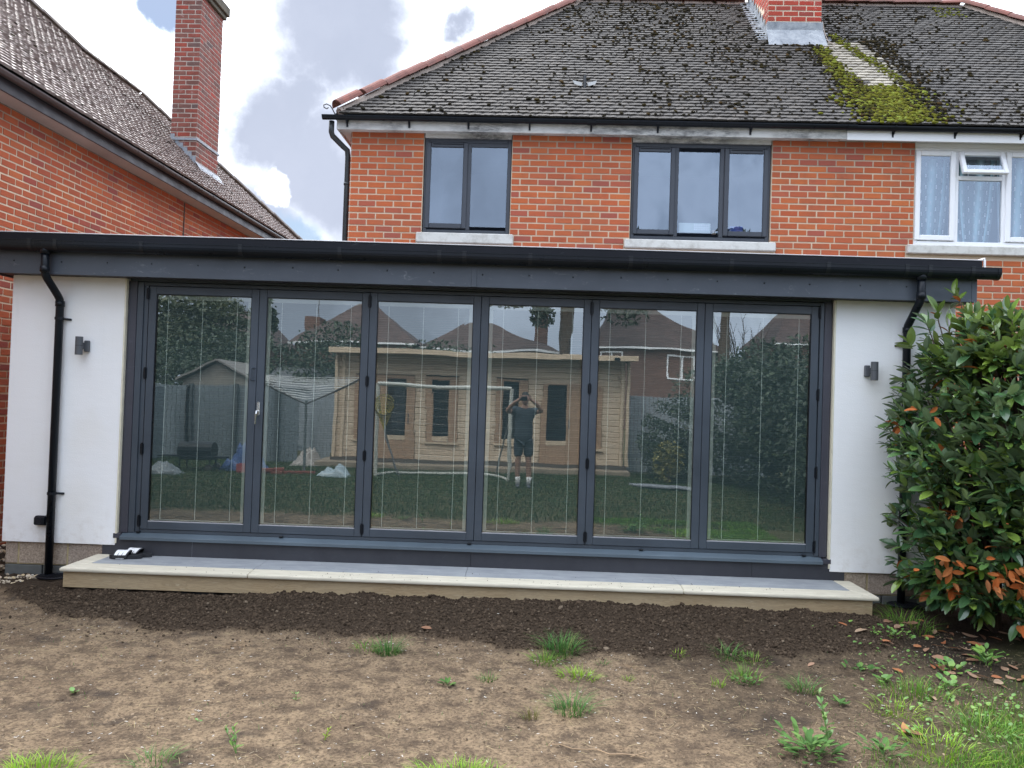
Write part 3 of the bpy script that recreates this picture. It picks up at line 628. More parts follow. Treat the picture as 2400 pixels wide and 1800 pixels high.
# ------------------------------------------------------------------ sandals on the step
M_SOLE = simple('black_foam_sole', (.014, .015, .018), .75, .2, 30, .3)
M_STRAP = simple('black_synthetic_strap', (.016, .017, .020), .5, .15, 30)
M_STRIPE = simple('white_print', (.80, .80, .80), .5, .03, 10)
def sandal(x, y, rz, lab, lettering):
    t = thing('sandal', lab, 'sandal', (x, y, .2275), rz, 'black sandals left on the step')
    out = []
    for k in range(29):
        u = k / 28; w = .046 * (sin(pi * min(1, max(0, u)) ** .9) ** .45) * (1 - .16 * sst(.15, .55, np.array(u)) + .05 * sst(.6, .9, np.array(u))); out.append((u, float(w)))
    L = .295
    for name, z0, z1, gr in (('sole', 0, .020, 1.0), ('footbed', .0205, .030, .93)):
        vs = []; n = len(out)
        for zz in (z0, z1):
            for u, w in out: vs.append((-L / 2 + .004 + (L - .008) * u, -w * gr, zz + .012 * max(0, .25 - u) + .01 * max(0, u - .7)))
            for u, w in out[::-1]: vs.append((-L / 2 + .004 + (L - .008) * u, w * gr, zz + .012 * max(0, .25 - u) + .01 * max(0, u - .7)))
        m2 = 2 * n; fs = [(k, (k + 1) % m2, m2 + (k + 1) % m2, m2 + k) for k in range(m2)] + [tuple(range(m2 - 1, -1, -1)), tuple(range(m2, 2 * m2))]
        mesh = MB().add(vs, fs); mesh.build(name, M_SOLE, t)
    # arched strap as a curved band with thickness; stripes lie proud of it
    def arch(x0, x1, off, a0=.0, a1=1.0, n=14, sk=.030):
        vs = []; fs = []
        for q in range(n + 1):
            a = a0 + (a1 - a0) * q / n; th = pi * a; c_, s_ = -cos(th), sin(th)
            rr = .049 + off; zz = .012 + (.058 + off) * s_ ** .7 if s_ > 0 else .012
            lean = sk * s_
            for xx in (x0, x1): vs.append((xx + lean * (.6 if xx == x0 else 1), c_ * rr, zz))
        for q in range(n): fs.append((2 * q, 2 * q + 1, 2 * q + 3, 2 * q + 2))
        return vs, fs
    def band(x0, x1, o0, o1, a0, a1):
        va, fa = arch(x0, x1, o1, a0, a1); vb, fb = arch(x0, x1, o0, a0, a1); n = len(va)
        fs = list(fa) + [tuple(n + i for i in f[::-1]) for f in fb]
        k = n // 2
        for q in range(k - 1):
            for s_ in (0, 1): fs.append((2 * q + s_, 2 * q + 2 + s_, n + 2 * q + 2 + s_, n + 2 * q + s_))
        fs.append((0, 1, n + 1, n)); fs.append((n - 2, n - 1, 2 * n - 1, 2 * n - 2)); return va + vb, fs
    mb = MB(); mb.add(*band(-.098, .018, .0, .005, 0, 1)); st = mb.build('strap', M_STRAP, t)
    for k in range(3):
        x0 = -.088 + k * .034
        mb = MB(); mb.add(*band(x0, x0 + .024, .0056, .0062, .09, .47)); mb.build('stripe', M_STRIPE, st)
        mb = MB(); mb.add(*band(x0, x0 + .024, .0056, .0062, .53, .91)); mb.build('stripe', M_STRIPE, st)
    if lettering:
        cu = bpy.data.curves.new('brand_lettering', 'FONT'); cu.body = 'adidas'; cu.size = .027; cu.extrude = .0006; cu.align_x = 'CENTER'
        cu.offset = .0006; cu.space_character = 1.05
        tmp = bpy.data.objects.new('tmp', cu); COL.objects.link(tmp); bpy.context.view_layer.update()
        lm = bpy.data.meshes.new_from_object(tmp.evaluated_get(bpy.context.evaluated_depsgraph_get())); bpy.data.objects.remove(tmp); lm.materials.clear(); lm.materials.append(M_STRIPE)
        o = link('lettering', lm, t); o.location = (-.035, -.0505, .003); o.rotation_euler = (radians(90), 0, 0);
    return t
sandal(-3.525, -.150, radians(7), 'black sandal with three white stripes on the step, nearer the coping edge', True)
sandal(-3.470, -.052, radians(-5), 'black striped sandal lying against the dark plinth behind another sandal', False)

# ------------------------------------------------------------------ brick and tile templates
def brick_variants(n=6, j=.035):
    out = []
    for k in range(n):
        r = random.Random(100 + k); v = []
        # unit brick: x,z in -.5...5, y from 0 (back) to -1 (face)
        q = [(-.5, -.5), (.5, -.5), (.5, .5), (-.5, .5)]
        c = [(x * (1 + r.uniform(-.006, .006)), z * (1 + r.uniform(-j, j))) for x, z in q]
        v += [(x, 0, z) for x, z in c]; v += [(x, -.93 + r.uniform(-.03, .03), z) for x, z in c]
        v += [(x * .985, -1 + r.uniform(-.04, .04), z * (.90 + r.uniform(-.03, .03))) for x, z in c]
        f = []
        for a in (0, 4):
            for i in range(4): f.append((a + i, a + (i + 1) % 4, a + 4 + (i + 1) % 4, a + 4 + i))
        f.append((8, 9, 10, 11)); out.append((v, f))
    return out
BV = brick_variants()
def brick_rows(x0, x1, z0, z1, pitch, length, openings, mi=0, phase=0.0, ztop=None, joint=.018, jitter=.002, depth=.018, rng=random):
    """bricks of a stretcher bond on the local plane y=0 facing -y: list of (x, z, w, h)"""
    out = []; k = 0; z = (ztop if ztop is not None else z1) - pitch
    while z > z0 - pitch:
        zc = z + pitch / 2; segs = [(x0, x1)]
        for (ox0, ox1, oz0, oz1) in openings:
            if oz0 < zc < oz1:
                ns = []
                for a, b in segs:
                    if ox1 <= a or ox0 >= b: ns.append((a, b)); continue
                    if ox0 > a: ns.append((a, ox0))
                    if ox1 < b: ns.append((ox1, b))
                segs = ns
        for a, b in segs:
            x = a - (length / 2 if k % 2 else 0) + 0
            while x < b - .02:
                xa, xb = max(x, a), min(x + length, b)
                if b - xb < .045: xb = b
                if xb - xa > .03:
                    out.append(((xa + xb) / 2, zc, xb - xa - joint, pitch - joint))
                x = xb if xb == b else x + length
        z -= pitch; k += 1
    return out
TILEV = []
for k in range(6):
    r = random.Random(50 + k); w = .5; v = []
    # local: x across, y up the slope, z out of the roof
    bot = [(-.5 + .25 * i, -.5 + r.uniform(-.035, .02) - (.02 if i in (1, 2, 3) else 0)) for i in range(5)]
    top = [(-.5 + .25 * i, .5) for i in range(5)]
    th = [r.uniform(.85, 1.1) - (.25 if i in (0, 4) else 0) for i in range(5)]
    v = [(x, y, 0) for x, y in bot] + [(x, y, th[i]) for i, (x, y) in enumerate(bot)] + [(x, y, .55) for x, y in top]
    f = [(0 + i, 1 + i, 6 + i, 5 + i) for i in range(4)] + [(5 + i, 6 + i, 11 + i, 10 + i) for i in range(4)] + [(0, 5, 10), (4, 14, 9)]
    TILEV.append((v, f))
def half_tile(l, r0, t=.018, ang=150, n=9):
    vs = []; fs = []; a0 = radians(90 - ang / 2); a1 = radians(90 + ang / 2)
    for rr in (r0, r0 - t):
        for y in (-l / 2, l / 2):
            for k in range(n): a = a0 + (a1 - a0) * k / (n - 1); vs.append((rr * cos(a), y, rr * sin(a)))
    for k in range(n - 1):
        fs.append((k, k + 1, n + k + 1, n + k)); fs.append((2 * n + k, 3 * n + k, 3 * n + k + 1, 2 * n + k + 1))
        fs.append((k, 2 * n + k, 2 * n + k + 1, k + 1)); fs.append((n + k, n + k + 1, 3 * n + k + 1, 3 * n + k))
    fs.append((0, n, 3 * n, 2 * n)); fs.append((n - 1, 3 * n - 1, 4 * n - 1, 2 * n - 1)); return vs, fs
def ridge_run(parent, a, b, step, mat, r0=.125, name='ridge_tile', ang=150, lift=0.0):
    a = Vector(a); b = Vector(b); d = (b - a); n = max(1, round(d.length / step)); dirn = d.normalized()
    xax = dirn.cross(Vector((0, 0, 1))).normalized(); zax = xax.cross(dirn)
    R = Matrix((xax, dirn, zax)).transposed(); vs, fs = half_tile(step * 1.04, r0, ang=ang); me = mesh_of(name, vs, fs, [mat], None, False)
    for k in range(n):
        o = link(name, me, parent); p = a + d * ((k + .5) / n) + zax * (lift + random.uniform(-.004, .004))
        tl = Matrix.Rotation(radians(1.6 + random.uniform(-.6, .6)), 3, 'X'); tw = Matrix.Rotation(radians(random.uniform(-1.5, 1.5)), 3, 'Z')
        o.matrix_local = TM(p, R @ tl @ tw)

# ------------------------------------------------------------------ semi detached house
H = thing('semi_detached_house', 'orange brick two storey house with mossy dark tiled roof behind the extension', 'house', (-2.35, 2.9, 0), -.021)
HMW = Matrix.Translation((-2.35, 2.9, 0)) @ Matrix.Rotation(-.021, 4, 'Z')
WIN = [(.955, 2.098, 3.885, 5.19), (3.642, 5.425, 3.865, 5.19), (7.222, 8.96, 3.885, 5.21)]
SILLS = [(.893, 2.150, 3.752, 3.884), (3.575, 5.490, 3.750, 3.864), (7.130, 9.05, 3.768, 3.884)]
mb = MB(); xs = [0, .955, 2.098, 3.642, 5.425, 7.222, 8.96, 12.4]
for i in (0, 2, 4, 6): mb.box(xs[i], xs[i + 1], 0, .22, 0, 5.195)
for a, b, z0, z1 in WIN: mb.box(a + .0005, b - .0005, .0005, .22, 0, z0 - .11)
mb.box(0, .2, .221, 6.1, 0, 5.195); mb.box(12.2, 12.4, .221, 6.1, 0, 5.195); mb.box(.21, 12.19, 5.9, 6.1, 0, 5.195)
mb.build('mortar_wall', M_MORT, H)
op = [(a, b, z0 - .10, 9) for a, b, z0, z1 in WIN] + [(a, b, z0 - .01, z1) for a, b, z0, z1 in SILLS]
tr = []
for x, z, w, h in brick_rows(0, 12.4, -.1, 5.19, .0818, .2315, op):
    if z < 3.4 and x < 5.9: continue
    tr.append((TM((x + random.uniform(-.002, .002), -.0 , z + random.uniform(-.0015, .0015)), Euler((0, radians(random.uniform(-.35, .35)), 0)), (w, .0045 + random.uniform(-.0015, .003), h * random.uniform(.97, 1.02))), random.randrange(6), 0))
for x, z, w, h in brick_rows(0, 6.0, 3.2, 5.19, .0818, .2315, []):     # left side wall, seen from the side only
    tr.append((TM((0, x, z), Euler((0, 0, radians(-90))), (w, .008, h)), random.randrange(6), 0))
CH = (5.838, 6.648, 1.835, 2.78)
pieces('brick', tr, BV, [M_BRICK], H, HMW, 300)
# windows ----------------------------------------------------------
def bars(mb, x0, x1, z0, z1, w, y0, y1, c=.004, wb=None):
    wb = wb or w
    mb.box(x0, x0 + w, y0, y1, z0, z1, c); mb.box(x1 - w, x1, y0, y1, z0, z1, c)
    mb.box(x0 + w + .0004, x1 - w - .0004, y0, y1, z1 - w, z1, c); mb.box(x0 + w + .0004, x1 - w - .0004, y0, y1, z0, z0 + wb, c)
def pane(x0, x1, z0, z1, y, par, mat=None):
    g = mesh_of('glass_pane', [(x0, y + random.uniform(-.0006, .0006), z0), (x1, y + random.uniform(-.0006, .0006), z0), (x1, y, z1), (x0, y, z1)], [(0, 1, 2, 3)], mat or M_WGLASS); link('glass_pane', g, par)
def room(parent, x0, x1, z0, z1, y, d, mat):
    mb = MB(); mb.add([(x0, y + d, z0), (x1, y + d, z0), (x1, y + d, z1), (x0, y + d, z1), (x0, y, z0), (x1, y, z0), (x1, y, z1), (x0, y, z1)], [(0, 3, 2, 1), (0, 1, 5, 4), (1, 2, 6, 5), (2, 3, 7, 6), (3, 0, 4, 7)]); mb.build('room_lining', mat, parent)
def window(x0, x1, z0, z1, fm, lights, fw=.055):
    mb = MB(); bars(mb, x0, x1, z0, z1, fw, .028, .10)
    for x in lights['mull']: mb.box(x - .026, x + .026, .030, .10, z0 + fw + .0005, z1 - fw - .0005, .003)
    f = mb.build('window', fm, H)
    return f
w1 = window(.962, 2.092, 3.890, 5.128, M_UPVC, {'mull': [1.545]}, .050)
mb = MB(); bars(mb, .985, 1.528, 3.957, 5.075, .062, .010, .060, .007); s = mb.build('casement_sash', M_UPVC, w1); MB().box(1.07, 1.46, .004, .012, 5.045, 5.058, .002).build('trickle_vent', M_BLACK, w1)
pane(1.047, 1.466, 4.018, 5.012, .030, w1); pane(1.571, 2.042, 3.990, 5.03, .055, w1)
MB().box(1.571, 2.042, .040, .052, 5.031, 5.078).build('head_bead', M_UPVC, w1)
w2 = window(3.652, 5.418, 3.875, 5.125, M_UPVC, {'mull': [4.226, 4.806]}, .050)
for a, b in ((3.676, 4.208), (4.832, 5.392)):
    mb = MB(); bars(mb, a, b, 3.945, 5.072, .062, .010, .060, .007); mb.build('casement_sash', M_UPVC, w2); MB().box(a + .08, b - .08, .004, .012, 5.042, 5.055, .002).build('trickle_vent', M_BLACK, w2)
    pane(a + .062, b - .062, 4.007, 5.010, .030, w2)
pane(4.252, 4.780, 3.978, 5.026, .055, w2)
w3 = window(7.228, 8.955, 3.895, 5.14, M_WINW, {'mull': [7.76, 8.352]}, .052)
MB().box(7.222, 8.96, .02, .10, 5.1405, 5.21, .003).build('head_board', M_WINW, w3)
for a, b in ((7.240, 7.742), (8.368, 8.94)):
    mb = MB(); bars(mb, a, b, 3.955, 5.10, .066, .008, .060, .008); mb.build('casement_sash', M_WINW, w3); pane(a + .066, b - .066, 4.021, 5.034, .030, w3, None)
MB().box(7.787, 8.325, .03, .10, 4.735, 4.79, .004).build('transom', M_WINW, w3)
pane(7.787, 8.325, 3.948, 4.734, .055, w3)
# open top hung light, hinged at its head
tv = link('top_light', None, w3); tv.empty_display_size = .1; tv.location = (0, .012, 5.098); tv.rotation_euler = (radians(-21), 0, 0)
mb = MB(); bars(mb, 7.776, 8.338, -.325, 0, .056, -.004, .045, .007); o = mb.build('top_light_frame', M_WINW, tv)
g = mesh_of('top_light_pane', [(7.832, .02, -.269), (8.282, .02, -.269), (8.282, .02, -.056), (7.832, .02, -.056)], [(0, 1, 2, 3)], M_WGLASS); link('top_light_pane', g, tv)
for a, b, z0, z1 in [(1.0, 2.06, 3.93, 5.12), (3.69, 5.38, 3.91, 5.12), (7.27, 8.92, 3.93, 5.13)]: room(H, a, b, z0, z1, .101, 1.4, M_ROOM)
for a, b, z0, z1 in SILLS: MB().box(a, b, -.060, .055, z0, z1, c=.012).build('window_sill', M_CONC, H)
for a, b, z0, z1 in WIN[:2]: MB().box(a + .01, b - .01, .002, .05, 5.130, 5.194).build('window_head_board', M_SOFF, H)
# eaves
MB().box(-.160, 6.322, -.160, -.140, 5.160, 5.285, c=.004).build('fascia_board', M_SOFF, H)
MB().box(6.300, 12.56, -.172, -.1615, 5.150, 5.285, c=.003).build('fascia_board', M_WHITEP, H, label='clean white replacement fascia board')
MB().box(-.160, -.141, -.139, 6.25, 5.160, 5.285, c=.004).build('fascia_board', M_SOFF, H)
mb = MB(); mb.box(-.140, 6.25, -.1395, -.001, 5.183, 5.192); mb.box(-.140, -.001, 0, 6.2, 5.183, 5.192); mb.build('eaves_soffit', M_SOFF, H)
mb = MB(); mb.box(6.251, 12.5, -.1395, -.001, 5.196, 5.204)
mb.build('eaves_soffit', M_WHITEP, H)
mb = MB()
for k in range(14): x = 7.35 + k * .20; mb.box(x, x + .17, -.085, -.078, 5.1935, 5.1958)
mb.build('soffit_vent_slots', M_BLACK, H, kind='stuff')
def hr_gutter(x0, x1, y, zt, r=.052):
    o = [(y - r * cos(t), zt - r * sin(t)) for t in [k * pi / 10 for k in range(11)]]; i = [(y - (r - .004) * cos(t), zt - (r - .004) * sin(t)) for t in [k * pi / 10 for k in range(11)]][::-1]
    mb = MB(); mb.sweep(o + i, x0, x1); return mb
hr_gutter(-.33, 6.33, -.214, 5.312).build('gutter', M_BLACK, H); hr_gutter(6.331, 12.6, -.214, 5.306).build('gutter', M_BLACK, H)
for x in (-.02, .78, 1.54, 2.32, 3.10, 3.94, 5.1, 6.86, 7.62, 8.42):
    mb = MB(); o = [(-.214 - .056 * cos(t), 5.312 - .056 * sin(t)) for t in [k * pi / 8 for k in range(9)]]; i = [(-.214 - .0525 * cos(t), 5.312 - .0525 * sin(t)) for t in [k * pi / 8 for k in range(9)]][::-1]
    mb.sweep(o + i, x - .012, x + .012); mb.box(x - .012, x + .012, -.1735, -.1605, 5.19, 5.30)
    mb.add([(x - .011, -.24, 5.262), (x + .011, -.24, 5.262), (x + .011, -.163, 5.205), (x - .011, -.163, 5.205), (x - .011, -.19, 5.262), (x + .011, -.19, 5.262)], [(0, 1, 2, 3), (4, 3, 2, 5), (0, 4, 5, 1)]); mb.build('gutter_bracket', M_BLACK, H)
for x in (3.1, 6.33):
    mb = MB(); o = [(-.214 - .058 * cos(t), 5.312 - .058 * sin(t)) for t in [k * pi / 8 for k in range(9)]]; i = [(-.214 - .0525 * cos(t), 5.312 - .0525 * sin(t)) for t in [k * pi / 8 for k in range(9)]][::-1]
    mb.sweep(o + i, x - .055, x + .055); mb.build('gutter_union', M_BLACK, H)
mb = MB(); mb.tube([(-.225, -.16, 5.26), (-.225, -.16, 5.12), (-.215, -.13, 5.08), (-.12, .03, 5.0), (-.07, .07, 4.96), (-.062, .08, 4.88), (-.062, .08, 0)], .036, 12)
for z in (4.985, 4.52, 3.4): mb.tube([(-.062, .08, z - .015), (-.062, .08, z + .015)], .043, 12) if z < 4.9 else None
mb.build('downpipe', simple('dark_grey_pipe', (.028, .033, .035), .45, .15, 3), H, smooth=True)
mb = MB(); mb.tube([(-.14, -.14, 5.30), (-.19, -.17, 5.36), (-.215, -.185, 5.41), (-.24, -.20, 5.445), (-.285, -.22, 5.46), (-.315, -.235, 5.44), (-.31, -.235, 5.41), (-.28, -.215, 5.40), (-.262, -.205, 5.42)], .008, 6); mb.build('hip_iron', M_IRON, H)
# roof body under the tiles
PT = radians(44.5); cp, sp = cos(PT), sin(PT); Y0, Z0 = -.2, 5.335
RY = 3.05; RZ = Z0 + (RY - Y0) * tan(PT)
def roofz(y): return Z0 + (y - Y0) * tan(PT)
mb = MB(); e = Z0 - .03
ev = [(-.18, -.18, e), (12.58, -.18, e), (12.58, 6.28, e), (-.18, 6.28, e), (3.05, 3.05, RZ - .03), (9.35, 3.05, RZ - .03), ]
mb.add(ev, [(0, 1, 5, 4), (1, 2, 5), (2, 3, 4, 5), (3, 0, 4), (3, 2, 1, 0)]); mb.build('roof', M_UNDER, H)
gauge = .0955; nrow = int(((RY - Y0) / cp) / gauge)
Rr = Matrix.Rotation(PT, 3, 'X'); tr = []; MOSS = []
rr = random.Random(5)
def pale(x, y):
    if not (.52 < y < 1.78): return 0
    c_ = 6.98 + (1.0 - y) * .20; w = .44 - .14 * abs(y - 1.0)
    return 1 if abs(x - c_ + rr.uniform(-.08, .08)) < w * (.6 if y < .75 else 1) else 0
for i in range(nrow):
    s_ = i * gauge + .04; y = Y0 + s_ * cp; z = Z0 + s_ * sp
    off = (.085 if i % 2 else 0) + rr.uniform(-.008, .008)
    x0, x1 = y + .05, 12.4 - y - .05
    k = floor((x0 - off) / .171)
    while k * .171 + off < min(x1, 12.5):
        xa = max(k * .171 + off, x0); xb = min(k * .171 + off + .168, x1); k += 1
        if xb - xa < .05: continue
        xc = (xa + xb) / 2
        if CH[0] + .02 < xc < CH[1] - .02 and y > CH[2] - .03: continue
        R = Rr @ Matrix.Rotation(radians(-6 + rr.uniform(-1.6, 1.6)), 3, 'X') @ Matrix.Rotation(radians(rr.uniform(-1.2, 1.2)), 3, 'Z')
        tr.append((TM((xc, y + .03 * cp, z + .03 * sp + .012), R, (xb - xa, .17, .023)), rr.randrange(6), pale(xc, y)))
pieces('roof_tile', tr, TILEV, [M_TILE, M_TILEP], H, HMW, 300)
# tiles on the hidden left hip slope (seen only from the side)
tr2 = []
for i in range(nrow):
    s_ = i * gauge + .04; x = Y0 + s_ * cp; z = Z0 + s_ * sp; k = 0; yy = x + .05 + (.085 if i % 2 else 0)
    while yy < 6.1 - x - .1:
        tr2.append((TM((x + .03 * cp, yy + .084, z + .03 * sp + .012), Matrix.Rotation(radians(-90), 3, 'Z') @ Rr @ Matrix.Rotation(radians(-4.5), 3, 'X'), (.168, .17, .019)), rr.randrange(6), 0)); yy += .171
V, F, mi = joined(tr2, [(v, tri(f)) for v, f in TILEV]); link('hip_slope_tiles', np_mesh('hip_slope_tiles', V, F, [M_TILE], None), H, 'stuff')
mb = MB(); mb.tube([(-.13, -.13, 5.37), (.35, .35, 5.86), (3.05, 3.05, RZ - .03)], .075, 8); mb.tube([(3.05, 3.05, RZ - .05), (9.35, 3.05, RZ - .05)], .08, 8); mb.tube([(9.38, 3.02, RZ - .03), (12.5, -.1, 5.4)], .075, 8); mb.build('bedding_mortar', M_MORTC, H)
ridge_run(H, (-.17, -.17, 5.415), (.35, .35, 5.915), .365, M_RIDGE, .115, 'hip_tile', 150)
ridge_run(H, (.35, .35, 5.915), (3.02, 3.02, RZ + .0), .385, M_RIDGE, .115, 'hip_tile', 150)
ridge_run(H, (3.05, 3.05, RZ - .015), (5.80, 3.05, RZ - .015), .40, M_RIDGE, .125, 'ridge_tile', 150); ridge_run(H, (6.68, 3.05, RZ - .015), (9.35, 3.05, RZ - .015), .40, M_RIDGE, .125, 'ridge_tile', 150)
ridge_run(H, (9.38, 3.02, RZ), (12.57, -.17, 5.41), .385, M_RIDGE, .115, 'hip_tile', 150)
# moss cushions: dark all over, green around the pale strip
def blobs(n, seed):
    r = random.Random(seed); b = bmesh.new(); bmesh.ops.create_icosphere(b, subdivisions=1, radius=1)
    vs = [(v.co.x * r.uniform(.75, 1.2), v.co.y * r.uniform(.75, 1.2), v.co.z * r.uniform(.7, 1.1)) for v in b.verts]; fs = [tuple(v.index for v in f.verts) for f in b.faces]; b.free(); return vs, fs
BL = [blobs(0, 200 + k) for k in range(5)]
tm = []; r_ = random.Random(8)
Rq = Rr
def add_moss(x, y, size, mi):
    z = Z0 + (y - Y0) * tan(PT); nrm = Vector((0, -sp, cp)); p = Vector((x, y, z)) + nrm * .038
    tm.append((TM(p, Rr @ Matrix.Rotation(r_.uniform(0, 6.3), 3, 'Z'), (size * r_.uniform(.8, 1.6), size * r_.uniform(.6, 1.1), size * r_.uniform(.45, .8))), r_.randrange(5), mi))
def snap(y):   # moss grows along the tails of the tiles
    s_ = (y - Y0) / cp; s_ = round(s_ / gauge) * gauge + .012 + r_.gauss(0, .014); return Y0 + s_ * cp
for k in range(5600):
    y = r_.uniform(-.18, 3.0); x = r_.uniform(y, 9.9)
    dens = float(fbm(np.array([x * .9]), np.array([y * .9]), 3, 4)[0]); w = .25 + .75 * max(0, min(1, (dens - .38) * 4))
    if x > 8.6: w *= .6
    if x > 7.6 and y > .3: w *= .45
    if x < 2.6: w *= .55
    if r_.random() > w: continue
    if CH[0] < x < CH[1] and y > CH[2]: continue
    if pale(x, y): continue
    add_moss(x, snap(y), r_.choice([.010, .013, .017, .022, .030]) * r_.uniform(.8, 1.2), 0)
for k in range(1300):    # brown fringe
    t = r_.random(); y = 1.9 - 2.05 * t; cx = 6.62 + .10 * t if r_.random() < .6 else 7.36 + .1 * t
    x = cx + r_.gauss(0, .17)
    if not pale(x, y): add_moss(x, snap(y), r_.uniform(.014, .034), 0)
for k in range(620):    # left green edge
    t = r_.random() ** .8; y = 1.62 - 1.5 * t; x = 6.52 + .16 * t + r_.gauss(0, .055 + .05 * t); add_moss(x, snap(y), r_.uniform(.014, .034), 1)
for k in range(420):    # right green edge
    t = r_.random(); y = 1.95 - 1.5 * t; x = 6.84 + .62 * t + r_.gauss(0, .05); add_moss(x, snap(y), r_.uniform(.011, .028), 1)
for k in range(1500):    # big cushion down to the gutter
    y = -.18 + .78 * r_.random() ** 1.1; x = 6.98 + r_.gauss(0, .23 + .03 * (1 - y)); 
    if r_.random() < .9 - .45 * max(0, y): add_moss(x, snap(y) if r_.random() < .6 else y, r_.uniform(.014, .040), 1)
for k in range(70): add_moss(r_.uniform(8.75, 9.25), r_.uniform(2.6, 2.95), r_.uniform(.012, .024), 1)
V, F, mi = joined(tm, [(v, f) for v, f in BL]); link('moss', np_mesh('moss', V, F, [M_MOSSD, M_MOSSG], mi, True), H, 'stuff')
# lead flashing of the small roof vent
mb = MB(); 
for sg in (-1, 1):
    mb.add([(3.03 + sg * .03, .45, roofz(.45) + .095), (3.03 + sg * .165, .485, roofz(.485) + .11), (3.03 + sg * .14, .42, roofz(.42) + .095), (3.03 + sg * .05, .39, roofz(.39) + .085)], [(0, 1, 2, 3)])
mb.build('vent_flashing', simple('dull_lead', (.15, .16, .165), .7, .3, 20), H); MB().tube([(3.03, .42, roofz(.42)), (3.03, .50, roofz(.5) + .16)], .022, 8).build('vent_pipe', M_BLACK, H)
# chimney: brick stack with lead apron
x0, x1, ya, yb = CH
ch = MB().box(x0 + .006, x1 - .006, ya + .006, yb + .25, 6.8, 10.2).build('chimney', M_MORTL, H)
tr = []
def stack(tr, x0, x1, y0, y1, z0, z1, pitch, length, depth, mi=0, sides=('f', 'l', 'r'), cut=None):
    for sd in sides:
        if sd == 'f': rows = brick_rows(x0, x1, z0, z1, pitch, length, []); fn = lambda x, z: ((x, y0 + .012, z), 0)
        elif sd == 'l': rows = brick_rows(y0, y1, z0, z1, pitch, length, [], ); fn = lambda y, z: ((x0 + .012, y, z), -90)
        else: rows = brick_rows(y0, y1, z0, z1, pitch, length, []); fn = lambda y, z: ((x1 - .012, y, z), 90)
        for a, z, w, h in rows:
            p, rz = fn(a, z)
            if cut and not cut(p): continue
            tr.append((TM(p, Euler((0, radians(random.uniform(-.4, .4)), radians(rz))), (w, .0105, h * random.uniform(.95, 1.02))), random.randrange(6), mi))
stack(tr, x0, x1, ya, yb + .25, 7.62, 9.6, .0818, .2315, .1, cut=lambda p: p[2] > roofz(p[1]) + (.26 if p[1] > ya + .05 else 0))
V, F, mi = joined(tr, [(v, tri(f)) for v, f in BV])
# the few rows in view as bricks of their own
pieces('chimney_brick', tr, BV, [M_BRICKD], ch, HMW, 60)
mb = MB(); z = roofz(ya)
mb.box(x0 - .015, x1 + .015, ya - .014, ya + .004, z + .155, 7.625, .003); mb.add([(x0 - .02, ya - .012, z + .17), (x1 + .02, ya - .012, z + .17), (x1 + .03, ya - .20, roofz(ya - .20) + .045), (x0 - .03, ya - .20, roofz(ya - .20) + .045), (x1 + .03, ya - .20, roofz(ya - .2) + .02), (x0 - .03, ya - .20, roofz(ya - .2) + .02)], [(0, 3, 2, 1), (3, 5, 4, 2)])
for xx, s_ in ((x0, -1), (x1, 1)):
    pts = []; n = 9
    for k in range(n): y = ya + (yb + .25 - ya) * k / n; y2 = ya + (yb + .25 - ya) * (k + 1) / n; zt = roofz(y) + .28; q = [(xx + s_ * .008, y, roofz(y) - .02), (xx + s_ * .008, y2, roofz(y2) - .02), (xx + s_ * .008, y2, zt), (xx + s_ * .008, y, zt)]; mb.add(q, [(0, 1, 2, 3)])
    mb.add([(xx + s_ * .006, ya - .05, roofz(ya - .05) + .05), (xx + s_ * .15, ya - .05, roofz(ya - .05) + .045), (xx + s_ * .15, yb + .2, roofz(yb + .2) + .045), (xx + s_ * .006, yb + .2, roofz(yb + .2) + .05)], [(0, 1, 2, 3)])
mb.build('lead_apron', M_LEAD, ch)
mb = MB(); mb.tube([(x1 + .02, ya + .02, 7.66), (x1 + .03, ya - .05, 7.45), (x1 + .045, ya - .16, 7.27), (x1 + .10, ya - .26, 7.17), (x1 + .09, ya - .30, 7.11)], .007, 6); mb.build('loose_cable', simple('weathered_cable', (.25, .2, .17), .7), ch)
